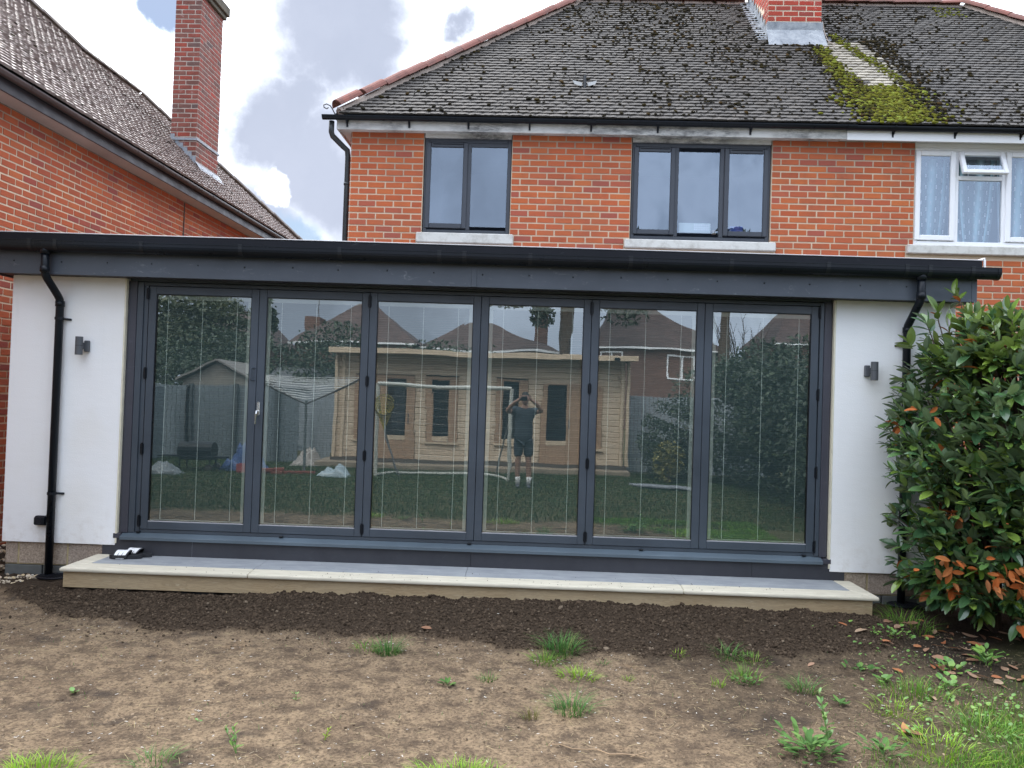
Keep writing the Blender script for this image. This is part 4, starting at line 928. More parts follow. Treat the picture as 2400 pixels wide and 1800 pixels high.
# things on the window boards
M_NET = Mat('net_curtain'); m = M_NET; m.t.nodes.remove(m.b)
df = m.n('ShaderNodeBsdfDiffuse'); df.inputs['Color'].default_value = (.58, .80, .82, 1); tp = m.n('ShaderNodeBsdfTransparent'); mx_ = m.n('ShaderNodeMixShader')
at2 = m.n('ShaderNodeAttribute', attribute_name='fold'); m.l(m.math('ADD', .20, m.math('MULTIPLY', at2.outputs['Fac'], .72), True), mx_.inputs[0]); m.l(tp.outputs[0], mx_.inputs[1]); m.l(df.outputs[0], mx_.inputs[2]); m.l(mx_.outputs[0], m.o.inputs[0]); M_NET = m.m
def curtain(x0, x1, lab, seed, pull):
    nx2, nz2 = 60, 14; V = []; fo = []; r = random.Random(seed); ph = r.uniform(0, 6)
    for j in range(nz2 + 1):
        t = j / nz2
        for i in range(nx2 + 1):
            u = i / nx2; uu = u + pull * (t ** 2) * (u - .55) * -.55
            f = .5 + .5 * sin(u * 24 + ph + 2.2 * sin(u * 6) + t * 1.2); V.append((x0 + (x1 - x0) * uu, .20 + .025 * (f - .5) * 2, 5.06 - 1.10 * t)); fo.append(max(0, f ** 3))
    F = [(j * (nx2 + 1) + i, j * (nx2 + 1) + i + 1, (j + 1) * (nx2 + 1) + i + 1, (j + 1) * (nx2 + 1) + i) for j in range(nz2) for i in range(nx2)]
    me = np_mesh('net_curtain', np.array(V), F, M_NET, None, True); a = me.attributes.new('fold', 'FLOAT', 'POINT'); a.data.foreach_set('value', np.array(fo, np.float32))
    o = link('net_curtain', me); o.matrix_world = HMW; tag(o, lab, 'curtain', 'net curtains in the white window'); 
    # small woven dashes in vertical rows
    mb = MB()
    for k in range(7):
        u = (k + .5) / 7; x = x0 + (x1 - x0) * u
        for q in range(7):
            z = 4.98 - q * .145 - (k % 2) * .06; t = (5.06 - z) / 1.1; xx = x0 + (x1 - x0) * (u + pull * t * t * (u - .55) * -.55)
            for d in range(3): mb.box(xx - .006, xx + .006, .166, .168, z - d * .017, z - d * .017 + .012)
    mb.build('woven_dashes', M_STRIPE, o, kind='stuff')
curtain(7.27, 7.75, 'net curtain with white dashes in the narrow light beside the brick pier', 1, .6); curtain(7.77, 8.345, 'net curtain gathered under the open top light', 2, .7); curtain(8.37, 8.92, 'net curtain at the right edge behind the white casement', 3, .2)
def house_thing(name, lab, cat, x, y, z, rz=0): return thing(name, lab, cat, HMW @ Vector((x, y, z)), -.021 + rz)
t = house_thing('white_keyboard', 'white keyboard leaning inside the middle pane of the dark three light window', 'keyboard', 4.492, .115, 4.0)
mb = MB(); mb.box(-.205, .205, 0, .012, 0, .125, c=.006); mb.build('keyboard_case', simple('pale_green_white_plastic', (.58, .66, .62), .5, .05), t)
for k in range(3):
    for q in range(9): MB().box(-.01 + q * .022, .008 + q * .022, -.0035, -.0005, .03 + k * .028, .052 + k * .028, .001).build('key', M_WHITEP, t)
t = house_thing('blue_box', 'blue box stack inside the right pane of the dark three light window', 'box', 5.03, .16, 3.99)
for k in range(3): MB().box(-.092 + .004 * k, .09 - .003 * k, -.02, .10, k * .038, k * .038 + .035, c=.003).build('blue_pack', simple('blue_card', (.05, .11, .50), .5), t)
t = house_thing('beige_block', 'small beige block on the window board beside the white keyboard', 'block', 4.745, .14, 3.985); MB().box(-.024, .024, -.02, .02, 0, .055, c=.003).build('beige_block_body', simple('beige_card', (.45, .36, .30), .7), t)

# ------------------------------------------------------------------ neighbouring house on the left
NB = thing('neighbour_house', 'red brick house with brown gutter, grey brown tiled roof and tall chimney on the left', 'house', (-5.64, 0, 0), -.035)
NMW = Matrix.Translation((-5.64, 0, 0)) @ Matrix.Rotation(-.035, 4, 'Z')
MB().box(-5.2, 0, -3.2, 10.0, 0, 4.715).build('mortar_wall', M_MORTN, NB)
tr = []
Rw = Euler((0, 0, radians(90)))
for y, z, w, h in brick_rows(-1.2, 10.0, -.05, 4.712, .0805, .2285, []):
    tr.append((TM((0, y, z + random.uniform(-.0015, .0015)), Euler((0, radians(random.uniform(-.35, .35)), radians(90))), (w, .0045 + random.uniform(-.0015, .003), h * random.uniform(.97, 1.02))), random.randrange(6), 0))
for x, z, w, h in brick_rows(-5.2, 0, -.05, 4.712, .0805, .2285, []):
    tr.append((TM((x, -3.2, z), None, (w, .008, h)), random.randrange(6), 0))
NSK = [t for t in tr if t[0].translation.y > .9 and t[0].translation.z > 3.3 or t[0].translation.y < 2.0]
pieces('brick', tr, BV, [M_BRICKN], NB, NMW, 300)
mb = MB(); mb.tube([(.014, 4.99, 2.5), (.014, 4.99, 4.70)], .009, 6); mb.build('wall_cable', M_IRON, NB)
mb = MB(); mb.box(.0005, .262, -3.4, 10.25, 4.718, 4.73); mb.build('eaves_soffit', M_SOFFN, NB)
MB().box(.263, .285, -3.4, 10.27, 4.705, 4.845, c=.003).build('fascia_board', pvc('dark_fascia', (.022, .020, .024), .5, .15), NB)
def ngut(y0, y1, x, zt, r=.052):
    o = [(x - r * cos(t), zt - r * sin(t)) for t in [k * pi / 10 for k in range(11)]]; i = [(x - (r - .004) * cos(t), zt - (r - .004) * sin(t)) for t in [k * pi / 10 for k in range(11)]][::-1]
    P_ = o + i; n = len(P_); vs = [(a, y0, b) for a, b in P_] + [(a, y1, b) for a, b in P_]
    fs = [(j, (j + 1) % n, n + (j + 1) % n, n + j) for j in range(n)] + [tuple(range(n)), tuple(range(2 * n - 1, n - 1, -1))]
    return MB().add(vs, fs)
ngut(-3.4, 10.32, .335, 4.872).build('gutter', M_GUTN, NB)
for y in (-.1, .88, 1.88, 2.95, 3.45, 3.6, 4.15, 5.2, 6.2, 6.35, 7.4, 8.6, 9.6):
    ngut(y - .012, y + .012, .335, 4.875, .056).build('gutter_clip', M_GUTN, NB)
# roof: one plane rising away from us to the west
NP = radians(44.5); ncp, nsp = cos(NP), sin(NP); NX0, NZ0 = .33, 4.915
def nz_(x): return NZ0 + (NX0 - x) * tan(NP)
hip0 = 10.28                     # hip starts at the eave corner
yr1, xr1 = 7.25, -2.05           # ridge end / start of the far hip
yr0 = 5.45
def ytop(x):                     # farthest y still on this slope at x
    if x > xr1: return hip0 + (x - NX0) * (hip0 - yr1) / (NX0 - xr1)
    return yr0 + (x - xr1) * 1.38
e = NZ0 - .03
mb = MB(); A = [(NX0, -3.4), (NX0, hip0), (xr1, yr1), (xr1, yr0), (-5.0, ytop(-5.0)), (-5.0, -3.4)]
vs = [(x, y, nz_(x) - .03) for x, y in A] + [(x, y, e - .05) for x, y in A]; n = 6
mb.add(vs, [(0, 1, 2, 3, 4, 5), (11, 10, 9, 8, 7, 6)] + [(i, n + i, n + (i + 1) % n, (i + 1) % n) for i in range(n)]); mb.build('roof', M_UNDER, NB)
Rn = Matrix.Rotation(radians(90), 3, 'Z') @ Matrix.Rotation(NP, 3, 'X'); tr = []
i = 0; NC = (-.80, -.335, 6.02, 6.88)
while True:
    s_ = i * gauge + .03; x = NX0 - s_ * ncp; i += 1
    if x < -4.3: break
    z = NZ0 + s_ * nsp; off = (.085 if i % 2 else 0); yt = ytop(x) - .04; k = -1 + floor(0); 
    y = -1.2 + off
    while y < yt - .04:
        ya_, yb_ = y, min(y + .168, yt); y += .171; yc = (ya_ + yb_) / 2
        if yb_ - ya_ < .04: continue
        if NC[0] < x < NC[1] and NC[2] < yc < NC[3]: continue
        R = Rn @ Matrix.Rotation(radians(-8 + random.uniform(-1.5, 1.5)), 3, 'X') @ Matrix.Rotation(radians(random.uniform(-1, 1)), 3, 'Z')
        tr.append((TM((x - .03 * ncp, yc, z + .03 * nsp + .012), R, (yb_ - ya_, .17, .034)), random.randrange(6), 0))
pieces('roof_tile', tr, TILEV, [M_TILEN], NB, NMW, 300)
tm = []
for k in range(1500):
    x = random.uniform(-3.6, .2); y = random.uniform(-1, ytop(x) - .1); w = float(fbm(np.array([x * .8]), np.array([y * .8]), 91, 3)[0])
    if random.random() > (w - .3) * 2.2: continue
    s_ = round((NX0 - x) / ncp / gauge) * gauge + .01; xx = NX0 - s_ * ncp; sz = random.uniform(.012, .026)
    tm.append((TM((xx, y, nz_(xx) + .055), Matrix.Rotation(random.uniform(0, 6), 3, 'Z'), (sz * 1.2, sz * 1.5, sz * .6)), random.randrange(5), 0))
V, F, mi = joined(tm, BL); link('moss', np_mesh('moss', V, F, [M_MOSSD], None, True), NB, 'stuff')
ridge_run(NB, (.30, hip0 - .02, 4.98), (xr1, yr1, nz_(xr1) + .01), .385, M_RIDGEN, .10, 'hip_tile', 150)
ridge_run(NB, (xr1, yr1, nz_(xr1) + .0), (xr1, yr0, nz_(xr1) + .0), .40, M_RIDGEN, .11, 'ridge_tile', 150)
ridge_run(NB, (xr1, yr0, nz_(xr1) + .01), (-4.6, ytop(-4.6), nz_(-4.6) + .01), .385, M_RIDGEN, .11, 'hip_tile', 150)
# tall chimney
x0, x1, ya, yb = NC
nch = MB().box(x0 + .006, x1 - .006, ya + .006, yb - .006, 5.0, 8.62).build('chimney', M_MORTC, NB)
tr = []; stack(tr, x0, x1, ya, yb, 5.35, 8.55, .0818, .232, .1, cut=lambda p: p[2] > nz_(p[0]) + .03)
pieces('chimney_brick', tr, BV, [M_BRICKC], nch, NMW, 290)
mb = MB(); mb.box(x0 - .045, x1 + .045, ya - .045, yb + .045, 8.551, 8.63, .008); mb.box(x0 - .085, x1 + .085, ya - .085, yb + .085, 8.631, 8.80, .01); mb.build('chimney_cap', simple('mossy_cap_brick', (.10, .085, .06), .95, .5, 9, .6), nch)
mb = MB(); mb.box(x0 - .02, x1 + .02, ya - .02, yb + .02, 6.03, 6.075, .004); 
n = 6
for k in range(n):
    xa = x0 + (x1 - x0) * k / n; xb = x0 + (x1 - x0) * (k + 1) / n; mb.add([(xa, ya - .003, nz_(xa) - .05), (xb, ya - .003, nz_(xb) - .05), (xb, ya - .003, nz_(xa) + .12), (xa, ya - .003, nz_(xa) + .12)], [(0, 1, 2, 3)])
mb.add([(x0, ya - .004, nz_(x0) + .045), (x1 + .14, ya - .004, nz_(x1 + .14) + .045), (x1 + .14, ya - .13, nz_(x1 + .14) + .04), (x0, ya - .13, nz_(x0) + .04)], [(0, 1, 2, 3)])
mb.add([(x1 + .004, ya - .05, nz_(x1) + .10), (x1 + .004, yb + .05, nz_(x1) + .10), (x1 + .16, yb + .05, nz_(x1 + .16) + .04), (x1 + .16, ya - .05, nz_(x1 + .16) + .04)], [(0, 1, 2, 3)])
mb.build('lead_flashing', M_LEAD, nch)

# ------------------------------------------------------------------ laurel shrub
def leaf_mat(name, pal, back, rough=.27, spec=.75):
    m = Mat(name); c = m.ramp(m.rnd(), pal); c = m.mix(m.math('MULTIPLY', m.noise(30, 3), .35), c, m.mix(.5, c, (.02, .03, .01))); c = m.mix(m.geo.outputs['Backfacing'], c, m.mix(.55, c, back)); m.color(c).rough(rough, spec)
    tl = m.n('ShaderNodeBsdfTranslucent'); m.l(c, tl.inputs[0]); mx_ = m.n('ShaderNodeMixShader'); mx_.inputs[0].default_value = .16; m.l(m.b.outputs[0], mx_.inputs[1]); m.l(tl.outputs[0], mx_.inputs[2]); m.l(mx_.outputs[0], m.o.inputs[0]); return m.m
M_LEAF = leaf_mat('glossy_laurel_leaf', [(0, (.038, .092, .042)), (.35, (.062, .142, .052)), (.65, (.098, .195, .058)), (.85, (.15, .26, .052)), (1, (.23, .34, .06))], (.18, .23, .14))
M_LEAFB = leaf_mat('dry_orange_leaf', [(0, (.36, .085, .018)), (.5, (.42, .14, .04)), (1, (.24, .10, .04))], (.40, .12, .035), .7, .15)
M_LEAFY = leaf_mat('young_bright_leaf', [(0, (.08, .15, .02)), (1, (.15, .23, .03))], (.15, .2, .06))
M_STEM = simple('brown_stem', (.075, .05, .033), .85, .3, 20)
def leaf_shape(k, l=1.0, w=.36):
    r = random.Random(300 + k); rows = [(0, .06), (.10, .46), (.30, .92), (.52, 1.0), (.74, .82), (.91, .40), (1.0, 0.02)]; v = []; f = []
    curl = r.uniform(-.22, .10); fold = r.uniform(.08, .30); tw = r.uniform(-.25, .25)
    for t, ww in rows:
        z = curl * t * t; h = ww * w / 2; a = tw * t
        v += [(t, -h * cos(a), z + h * fold * 1.4 - h * sin(a)), (t, 0, z), (t, h * cos(a), z + h * fold * 1.4 + h * sin(a))]
    for i in range(len(rows) - 1):
        a = 3 * i; f += [(a, a + 3, a + 4, a + 1), (a + 1, a + 4, a + 5, a + 2)]
    return v, f
LV = [leaf_shape(k, w=.40 + .03 * (k % 3)) for k in range(6)]
def leaf_T(p, d, up, size):
    d = Vector(d).normalized(); y = Vector(up).cross(d); 
    if y.length < .05: y = Vector((1, 0, 0)).cross(d)
    y.normalize(); z = d.cross(y); R = Matrix((d, y, z)).transposed(); return TM(p, R, (size, size, size))
SH = thing('laurel_shrub', 'large glossy green laurel shrub with some dead orange leaves by the right downpipe', 'shrub', (4.20, -.62, 0))
sr = random.Random(21); tr = []; SHO = Vector((4.20, -.62, 0))
stems = []
base = [Vector((sr.uniform(-.28, .28), sr.uniform(-.18, .18), -.02)) for _ in range(9)]
def shrub_r(th, z):      # silhouette: radius towards direction th at height z
    prof = np.interp(z, [.05, .35, .7, 1.05, 1.4, 1.75, 2.05, 2.35, 2.7], [.50, .82, .98, 1.06, 1.08, .98, .86, .66, .22])
    return float(prof) * (1 + .07 * sin(3 * th + 1) + .06 * sin(5 * th + z * 3))
tips = []
while len(tips) < 1900:
    z = sr.uniform(.22, 2.5); th = sr.uniform(0, 2 * pi); rad = shrub_r(th, z) * (sr.random() ** .22)
    p = Vector((rad * cos(th) * 1.0, rad * sin(th) * .82, z))
    if p.y > .50 or (p.y > .1 and sr.random() < .6): continue
    tips.append((p, th))
for z, th, ex in [(2.72, 2.4, .62), (2.55, 2.7, .75), (2.42, 2.9, .80), (2.30, 3.0, .95), (2.50, -1.2, .3), (2.56, -.6, .5)]:
    tips.append((Vector((ex * cos(th), ex * sin(th) * .6, z)), th))
for p, th in tips:
    b = min(base, key=lambda q: (q.xy - p.xy * .4).length); mid = b.lerp(p, .6) + Vector((0, 0, .12 * p.z))
    out = Vector((p.x, p.y, 0)); out = out.normalized() if out.length > .05 else Vector((0, -1, 0))
    d = (out * sr.uniform(.35, 1.0) + Vector((sr.gauss(0, .45), sr.gauss(0, .45), sr.uniform(-.1, 1.0)))).normalized()
    if p.z > 2.35: d = (out * .35 + Vector((sr.gauss(0, .15), sr.gauss(0, .15), 1))).normalized()
    if p.z < .5: d = (out + Vector((0, 0, sr.uniform(-.5, .2)))).normalized()
    L = sr.uniform(.07, .15); e = p + d * L
    stems.append(([b, mid, p, e], p.z))
    dead = sr.random() < (.045 if (p.z < 1.0 and p.y < 0) else .016)
    n = sr.randint(5, 9); young = p.z > 2.1 and sr.random() < .4
    for k in range(n):
        t = (k + .6) / n; q = p.lerp(e, t); an = k * 2.4 + sr.uniform(-.4, .4)
        s1 = d.cross(Vector((.3, .2, 1))).normalized(); s2 = d.cross(s1)
        side = s1 * cos(an) + s2 * sin(an); ld = (side * (1.0 - .55 * t) + d * (.35 + .6 * t) + Vector((0, 0, .05 - (.35 if dead else 0)))).normalized()
        mi = 1 if (dead and sr.random() < .8) or sr.random() < .014 else (2 if (young or sr.random() < .08) else 0)
        tr.append((leaf_T(q, ld, (Vector((0, 0, 1)) + side * .3 + Vector((sr.gauss(0, .25), sr.gauss(0, .25), 0))), sr.choice([.075, .095, .11, .125, .14, .16]) * sr.uniform(.9, 1.1) * (1.0 if mi != 1 else .85)), sr.randrange(6), mi))
# hanging cluster of dead leaves low on the front
for cx, cy, cz, nn in [(-.60, -.72, .56, 34), (-.92, -.50, .60, 14), (-.40, -.80, .22, 22), (-1.0, -.30, 1.86, 3), (.0, -.6, 1.95, 4)]:
    for k in range(nn):
        q = Vector((cx + sr.gauss(0, .08), cy + sr.gauss(0, .06), cz + sr.gauss(0, .06))); ld = Vector((sr.gauss(0, .7), sr.gauss(-.3, .5), sr.uniform(-1.2, .2))); tr.append((leaf_T(q, ld, (sr.gauss(0, .5), sr.gauss(-.5, .4), .6), sr.uniform(.075, .115)), sr.randrange(6), 1))
pieces('leaf', tr, LV, [M_LEAF, M_LEAFB, M_LEAFY], SH, Matrix.Translation(SHO), 300, 'foliage')
mb = MB()
for k, (pt, z) in enumerate(stems):
    if k % 7 == 0 or z > 2.3: mb.tube(pt, [.013, .009, .005, .0025], 5)
mb.build('twigs', M_STEM, SH, kind='stuff')
for b in base: MB().tube([b, b * 1.4 + Vector((0, 0, .5)), b * 2.0 + Vector((sr.uniform(-.1, .1), 0, 1.1)), b * 2.2 + Vector((0, 0, 1.9))], [.022, .018, .013, .006], 7).build('stem', M_STEM, SH)

# ------------------------------------------------------------------ soil crumbs, debris, gravel
def scatter_stuff(name, T, variants, mats, label, cat):
    V, F, mi = joined(T, [(v, tri(f)) for v, f in variants]); o = link(name, np_mesh(name, V, F, mats, mi), None, 'stuff'); tag(o, label, cat); return o
ico = []
for k in range(5):
    r = random.Random(400 + k); b = bmesh.new(); bmesh.ops.create_icosphere(b, subdivisions=1, radius=1)
    ico.append(([tuple(c * r.uniform(.72, 1.18) for c in v.co) for v in b.verts], [tuple(v.index for v in f.verts) for f in b.faces])); b.free()
T = []; xs_ = RNG.uniform(-4.9, 3.6, 90000); ys_ = RNG.uniform(-2.0, -.56, 90000); sm = soil_mask(xs_, ys_); keep = RNG.random(90000) < np.where(sm > .5, .55, .012 * (ys_ > -1.85)); xs_ = xs_[keep]; ys_ = ys_[keep]; zs_ = gz(xs_, ys_)
for x, y, z in zip(xs_, ys_, zs_):
    s_ = random.choice([.0035, .004, .005, .006, .008, .011]) * random.uniform(.8, 1.25)
    if random.random() < .012: s_ *= 1.8
    T.append((TM((x, y, z + s_ * .25), Matrix.Rotation(random.uniform(0, 6.3), 3, Vector((random.random(), random.random(), random.random() + .1))), (s_ * 1.2, s_, s_ * .8)), random.randrange(5), 0))
M_CRUMB = Mat('crumbly_topsoil'); m = M_CRUMB; m.color(m.ramp(m.rnd(), [(0, (.034, .024, .0165)), (.6, (.066, .047, .032)), (.97, (.09, .065, .045)), (1, (.18, .14, .10))])).rough(.98, .1).bump(m.noise(160, 3), .6, .004); M_CRUMB = m.m
scatter_stuff('topsoil', T, ico, [M_CRUMB], 'dark crumbly topsoil banked along the front of the step', 'soil')
# straw, wood chips, small stones on the bare earth
chip = [([(-.5, -.1, 0), (.5, -.07, .02), (.45, .1, .01), (-.45, .08, .03), (-.4, 0, .12), (.4, .02, .10)], [(0, 1, 5, 4), (1, 2, 5), (2, 3, 4, 5), (3, 0, 4)])]
T = []; n = 26000; xs_ = RNG.uniform(-5, 4.2, n); ys_ = RNG.uniform(-4.2, -.7, n); sm = soil_mask(xs_, ys_); dn = fbm(xs_ * 1.2, ys_ * 1.2, 55, 3); keep = (RNG.random(n) < np.where(sm > .4, .04, (dn - .25) * 1.7)); xs_, ys_ = xs_[keep], ys_[keep]; zs_ = gz(xs_, ys_)
for x, y, z in zip(xs_, ys_, zs_):
    q = random.random()
    if q < .52: l = random.uniform(.008, .024); T.append((TM((x, y, z + .002), Euler((random.uniform(-.3, .3), random.uniform(-.3, .3), random.uniform(0, 6.3))), (l, l * random.uniform(.3, .9), .006)), 0, 0))
    elif q < .80: l = random.uniform(.010, .028); T.append((TM((x, y, z + .002), Euler((random.uniform(-.4, .4), random.uniform(-.4, .4), random.uniform(0, 6.3))), (l, l * .5, .010)), 0, 2))
    elif q < .90: l = random.uniform(.03, .075); T.append((TM((x, y, z + .004), Euler((0, random.uniform(-.2, .2), random.uniform(0, 6.3))), (l, .012, .010)), 0, 1))
    else: l = random.uniform(.006, .013); T.append((TM((x, y, z + l * .3), Euler((0, 0, random.uniform(0, 6.3))), (l * 1.6, l * 2.4, l * 2)), 0, 3))
xs2 = RNG.uniform(-5, 3.6, 16000); ys2 = RNG.uniform(-4.2, -.7, 16000); k2 = (soil_mask(xs2, ys2) < .5) & (RNG.random(16000) < (fbm(xs2 * 1.7, ys2 * 1.7, 58, 3) - .22) * 1.9); xs2, ys2 = xs2[k2], ys2[k2]; zs2 = gz(xs2, ys2); T2 = []
for x, y, z in zip(xs2, ys2, zs2):
    s_ = random.choice([.0025, .003, .004, .005, .0075]) * random.uniform(.8, 1.3); T2.append((TM((x, y, z + s_ * .2), Matrix.Rotation(random.uniform(0, 6.3), 3, Vector((random.random(), random.random(), 1))), (s_ * 1.3, s_, s_ * .7)), random.randrange(5), 0))
M_CLOD = Mat('dry_earth_clod'); m = M_CLOD; m.color(m.ramp(m.rnd(), [(0, (.10, .072, .050)), (.5, (.18, .13, .085)), (1, (.28, .21, .14))])).rough(.98, .1)
T3 = []
for k in range(170):
    x = random.choice([random.uniform(-3.8, 2.9), random.gauss(-1.4, .5), random.gauss(1.0, .6)]); y = -.58 + abs(random.gauss(0, .16)); s_ = random.choice([.0015, .002, .003, .004])
    if -3.85 < x < 2.98 and y < -.02: T3.append((TM((x, y, .2275 + s_ * .3), Matrix.Rotation(random.uniform(0, 6), 3, 'Z'), (s_ * 1.3, s_, s_ * .7)), random.randrange(5), 0))
scatter_stuff('step_crumbs', T3, ico, [M_CRUMB], 'crumbs of soil trodden on to the pale step', 'soil')
scatter_stuff('earth_clods', T2, ico, [M_CLOD.m], 'small dry clods scattered over the bare earth', 'clods')
scatter_stuff('soil_debris', T, chip, [simple('bleached_wood_chip', (.30, .24, .16), .8, .35, 60), simple('dry_straw', (.36, .28, .15), .8, .3, 40), simple('dark_bark', (.05, .035, .027), .9, .4, 60), simple('pale_stone', (.45, .42, .37), .8, .3, 50)], 'bleached chips, straw and tiny stones over the bare earth', 'debris')
T = []; r = random.Random(77)
for k in range(900):
    x = -4.80 - abs(r.gauss(0, .42)); y = r.uniform(-.5, 3.0) if k < 650 else r.uniform(-.55, .0); x = x if k < 650 else r.uniform(-5.1, -4.35)
    s_ = r.uniform(.010, .026) * (1 if k < 650 else .7); T.append((TM((x, y, max(gz1(x, y), 0) + s_ * .4 + (.04 if y > .1 else 0) * r.random()), Matrix.Rotation(r.uniform(0, 6.3), 3, Vector((r.random(), r.random(), 1))), (s_ * 1.3, s_, s_ * .7)), r.randrange(5), 0))
M_GRAV = Mat('golden_gravel'); m = M_GRAV; m.color(m.ramp(m.rnd(), [(0, (.30, .24, .17)), (.5, (.46, .38, .28)), (.8, (.55, .42, .24)), (1, (.65, .62, .56))])).rough(.8)
scatter_stuff('gravel', T, ico, [M_GRAV.m], 'golden gravel in the side passage beside the white wall', 'gravel')

# ------------------------------------------------------------------ grass and weeds
def grass_mat(name, pal):
    m = Mat(name); c = m.ramp(m.rnd(), pal); m.color(c).rough(.55, .3)
    tl = m.n('ShaderNodeBsdfTranslucent'); m.l(c, tl.inputs[0]); mx_ = m.n('ShaderNodeMixShader'); mx_.inputs[0].default_value = .25; m.l(m.b.outputs[0], mx_.inputs[1]); m.l(tl.outputs[0], mx_.inputs[2]); m.l(mx_.outputs[0], m.o.inputs[0]); return m.m
M_GRASS = grass_mat('fresh_grass', [(0, (.055, .145, .015)), (.4, (.085, .21, .020)), (.75, (.13, .28, .025)), (.92, (.21, .31, .04)), (1, (.34, .29, .10))])
M_GRASSD = grass_mat('blue_green_grass', [(0, (.030, .105, .020)), (.5, (.060, .165, .030)), (.9, (.10, .22, .045)), (1, (.30, .27, .10))])
M_GRASSY = grass_mat('bright_grass', [(0, (.12, .26, .014)), (.6, (.20, .37, .02)), (1, (.30, .42, .04))])
M_LAWN = grass_mat('lawn_grass', [(0, (.016, .045, .010)), (.5, (.026, .066, .014)), (.9, (.042, .088, .018)), (1, (.10, .11, .04))])
def blades(px, py, pz, L, wd, lean, az, rng, seg=3):
    """numpy grass blades -> V, F(tri)"""
    n = len(px); ts = np.linspace(0, 1, seg + 1); dx, dy = np.cos(az), np.sin(az); sx, sy = -dy, dx; V = []; 
    for i, t in enumerate(ts):
        r = lean * L * t ** 1.8; h = L * t * (1 - .35 * lean * t); w = wd * (1 - t) ** .7 if t < 1 else 0
        cx, cy, cz = px + dx * r, py + dy * r, pz + h
        if i < seg: V += [np.stack([cx - sx * w, cy - sy * w, cz], 1), np.stack([cx + sx * w, cy + sy * w, cz], 1)]
        else: V += [np.stack([cx, cy, cz], 1)]
    m_ = 2 * seg + 1; A = np.stack(V, 1).reshape(-1, 3); b = np.arange(n)[:, None] * m_; F = []
    for i in range(seg - 1):
        a = 2 * i; F += [b + np.array([a, a + 1, a + 3]), b + np.array([a, a + 3, a + 2])]
    F += [b + np.array([2 * seg - 2, 2 * seg - 1, 2 * seg])]
    return A, np.concatenate(F)
def tuft(x, y, rad, n, L, lean, mat, lab, sq=1.0, w=.0022, group='grass tufts on the bare earth', cat='grass tuft'):
    r = np.random.default_rng(int(abs(x * 977 + y * 331) * 100) % 99999); a = r.uniform(0, 2 * pi, n); d = rad * np.sqrt(r.random(n)); px = d * np.cos(a); py = d * np.sin(a) * sq
    LL = 1.25 * L * r.uniform(.25, 1.1, n) * (1 - .3 * d / rad); az = a + r.normal(0, .6, n); ln = np.clip(1.35 * lean * (.30 + d / rad) + r.normal(0, .22, n), .02, 1.25)
    z0 = gz1(x, y); pz = gz(px + x, py + y) - z0 - .004
    V, F = blades(px, py, pz, LL, w * r.uniform(.7, 1.3, n), ln, az, r)
    o = link('grass_tuft', np_mesh('grass_tuft', V, F, mat)); o.location = (x, y, z0); tag(o, lab, cat, group); return o
tuft(-.86, -1.80, .085, 190, .135, .55, M_GRASSD, 'dense dark tuft with a paler tuft on its left side, below the topsoil edge')
tuft(-1.02, -1.745, .085, 60, .085, .8, M_GRASS, 'thin pale tuft touching a dense dark tuft below the topsoil edge')
tuft(.315, -1.655, .12, 260, .165, .75, M_GRASSD, 'tall dark spiky tuft growing out of the topsoil edge')
tuft(.20, -1.86, .10, 130, .10, .7, M_GRASS, 'mid green tuft just in front of the tall spiky tuft')
tuft(.40, -2.13, .13, 130, .085, 1.0, M_GRASSY, 'flat bright yellow green tuft in front of two darker tufts', .6)
tuft(-.17, -2.24, .055, 60, .07, .6, M_GRASSD, 'small dark tuft midway between the topsoil and the front grass')
tuft(.33, -2.71, .10, 150, .165, .95, M_GRASSD, 'blue green star shaped tuft on a dark patch of earth')
tuft(.10, -2.80, .05, 50, .085, .6, grass_mat('yellowing_grass', [(0, (.14, .14, .04)), (1, (.22, .19, .08))]), 'small yellowing tuft beside the star shaped tuft')
tuft(-2.10, -3.62, .19, 300, .085, .6, M_GRASSY, 'wide bright green tuft at the bottom left edge of the earth', .6)
tuft(-1.64, -3.50, .10, 100, .085, .9, M_GRASSD, 'spreading blue green tuft near the bottom left bright tuft')
tuft(-.22, -3.52, .24, 320, .085, .6, M_GRASSY, 'bright lime tuft at the bottom edge in the middle', .5)
tuft(1.475, -1.66, .09, 90, .125, .85, M_GRASSD, 'dark bent tuft at the topsoil edge nearer the shrub')
tuft(1.64, -1.72, .10, 80, .075, .9, M_GRASS, 'low pale tuft just right of the dark bent tuft')
tuft(1.48, -2.05, .11, 90, .12, .6, M_GRASS, 'upright tuft with clover at its foot')
tuft(1.80, -2.20, .09, 110, .125, .85, M_GRASSD, 'dark spiky tuft right of the clover patch')
tuft(1.27, -2.19, .045, 36, .085, .5, M_GRASSY, 'tiny sparse tuft left of the clover patch')
tuft(3.16, -.74, .20, 170, .19, .8, M_GRASS, 'long loose grass under the shrub beside the drain cover')
tuft(2.48, -2.22, .22, 240, .14, .55, M_GRASS, 'soft green clump among fallen leaves in front of the shrub', .7)
tuft(2.22, -2.52, .15, 140, .085, .8, M_GRASSY, 'yellow green clump left of the fallen leaf pair')
tuft(2.56, -2.74, .17, 220, .12, .7, M_GRASS, 'tall grass clump at the right edge near dark soil')
tuft(2.20, -3.02, .22, 240, .10, .8, M_GRASSY, 'broad bright clump at the bottom right')
tuft(2.62, -3.05, .18, 160, .11, .8, M_GRASS, 'grass clump in the bottom right corner')
tuft(1.12, -1.66, .05, 26, .06, .8, M_GRASSY, 'few pale blades at the topsoil edge between larger tufts')
tuft(.72, -2.12, .03, 18, .05, .7, M_GRASSY, 'tiny sprig of pale blades right of the flat bright tuft')
tuft(.58, -1.86, .035, 24, .05, .8, M_GRASSD, 'tiny dark tuft right of the tall spiky tuft')
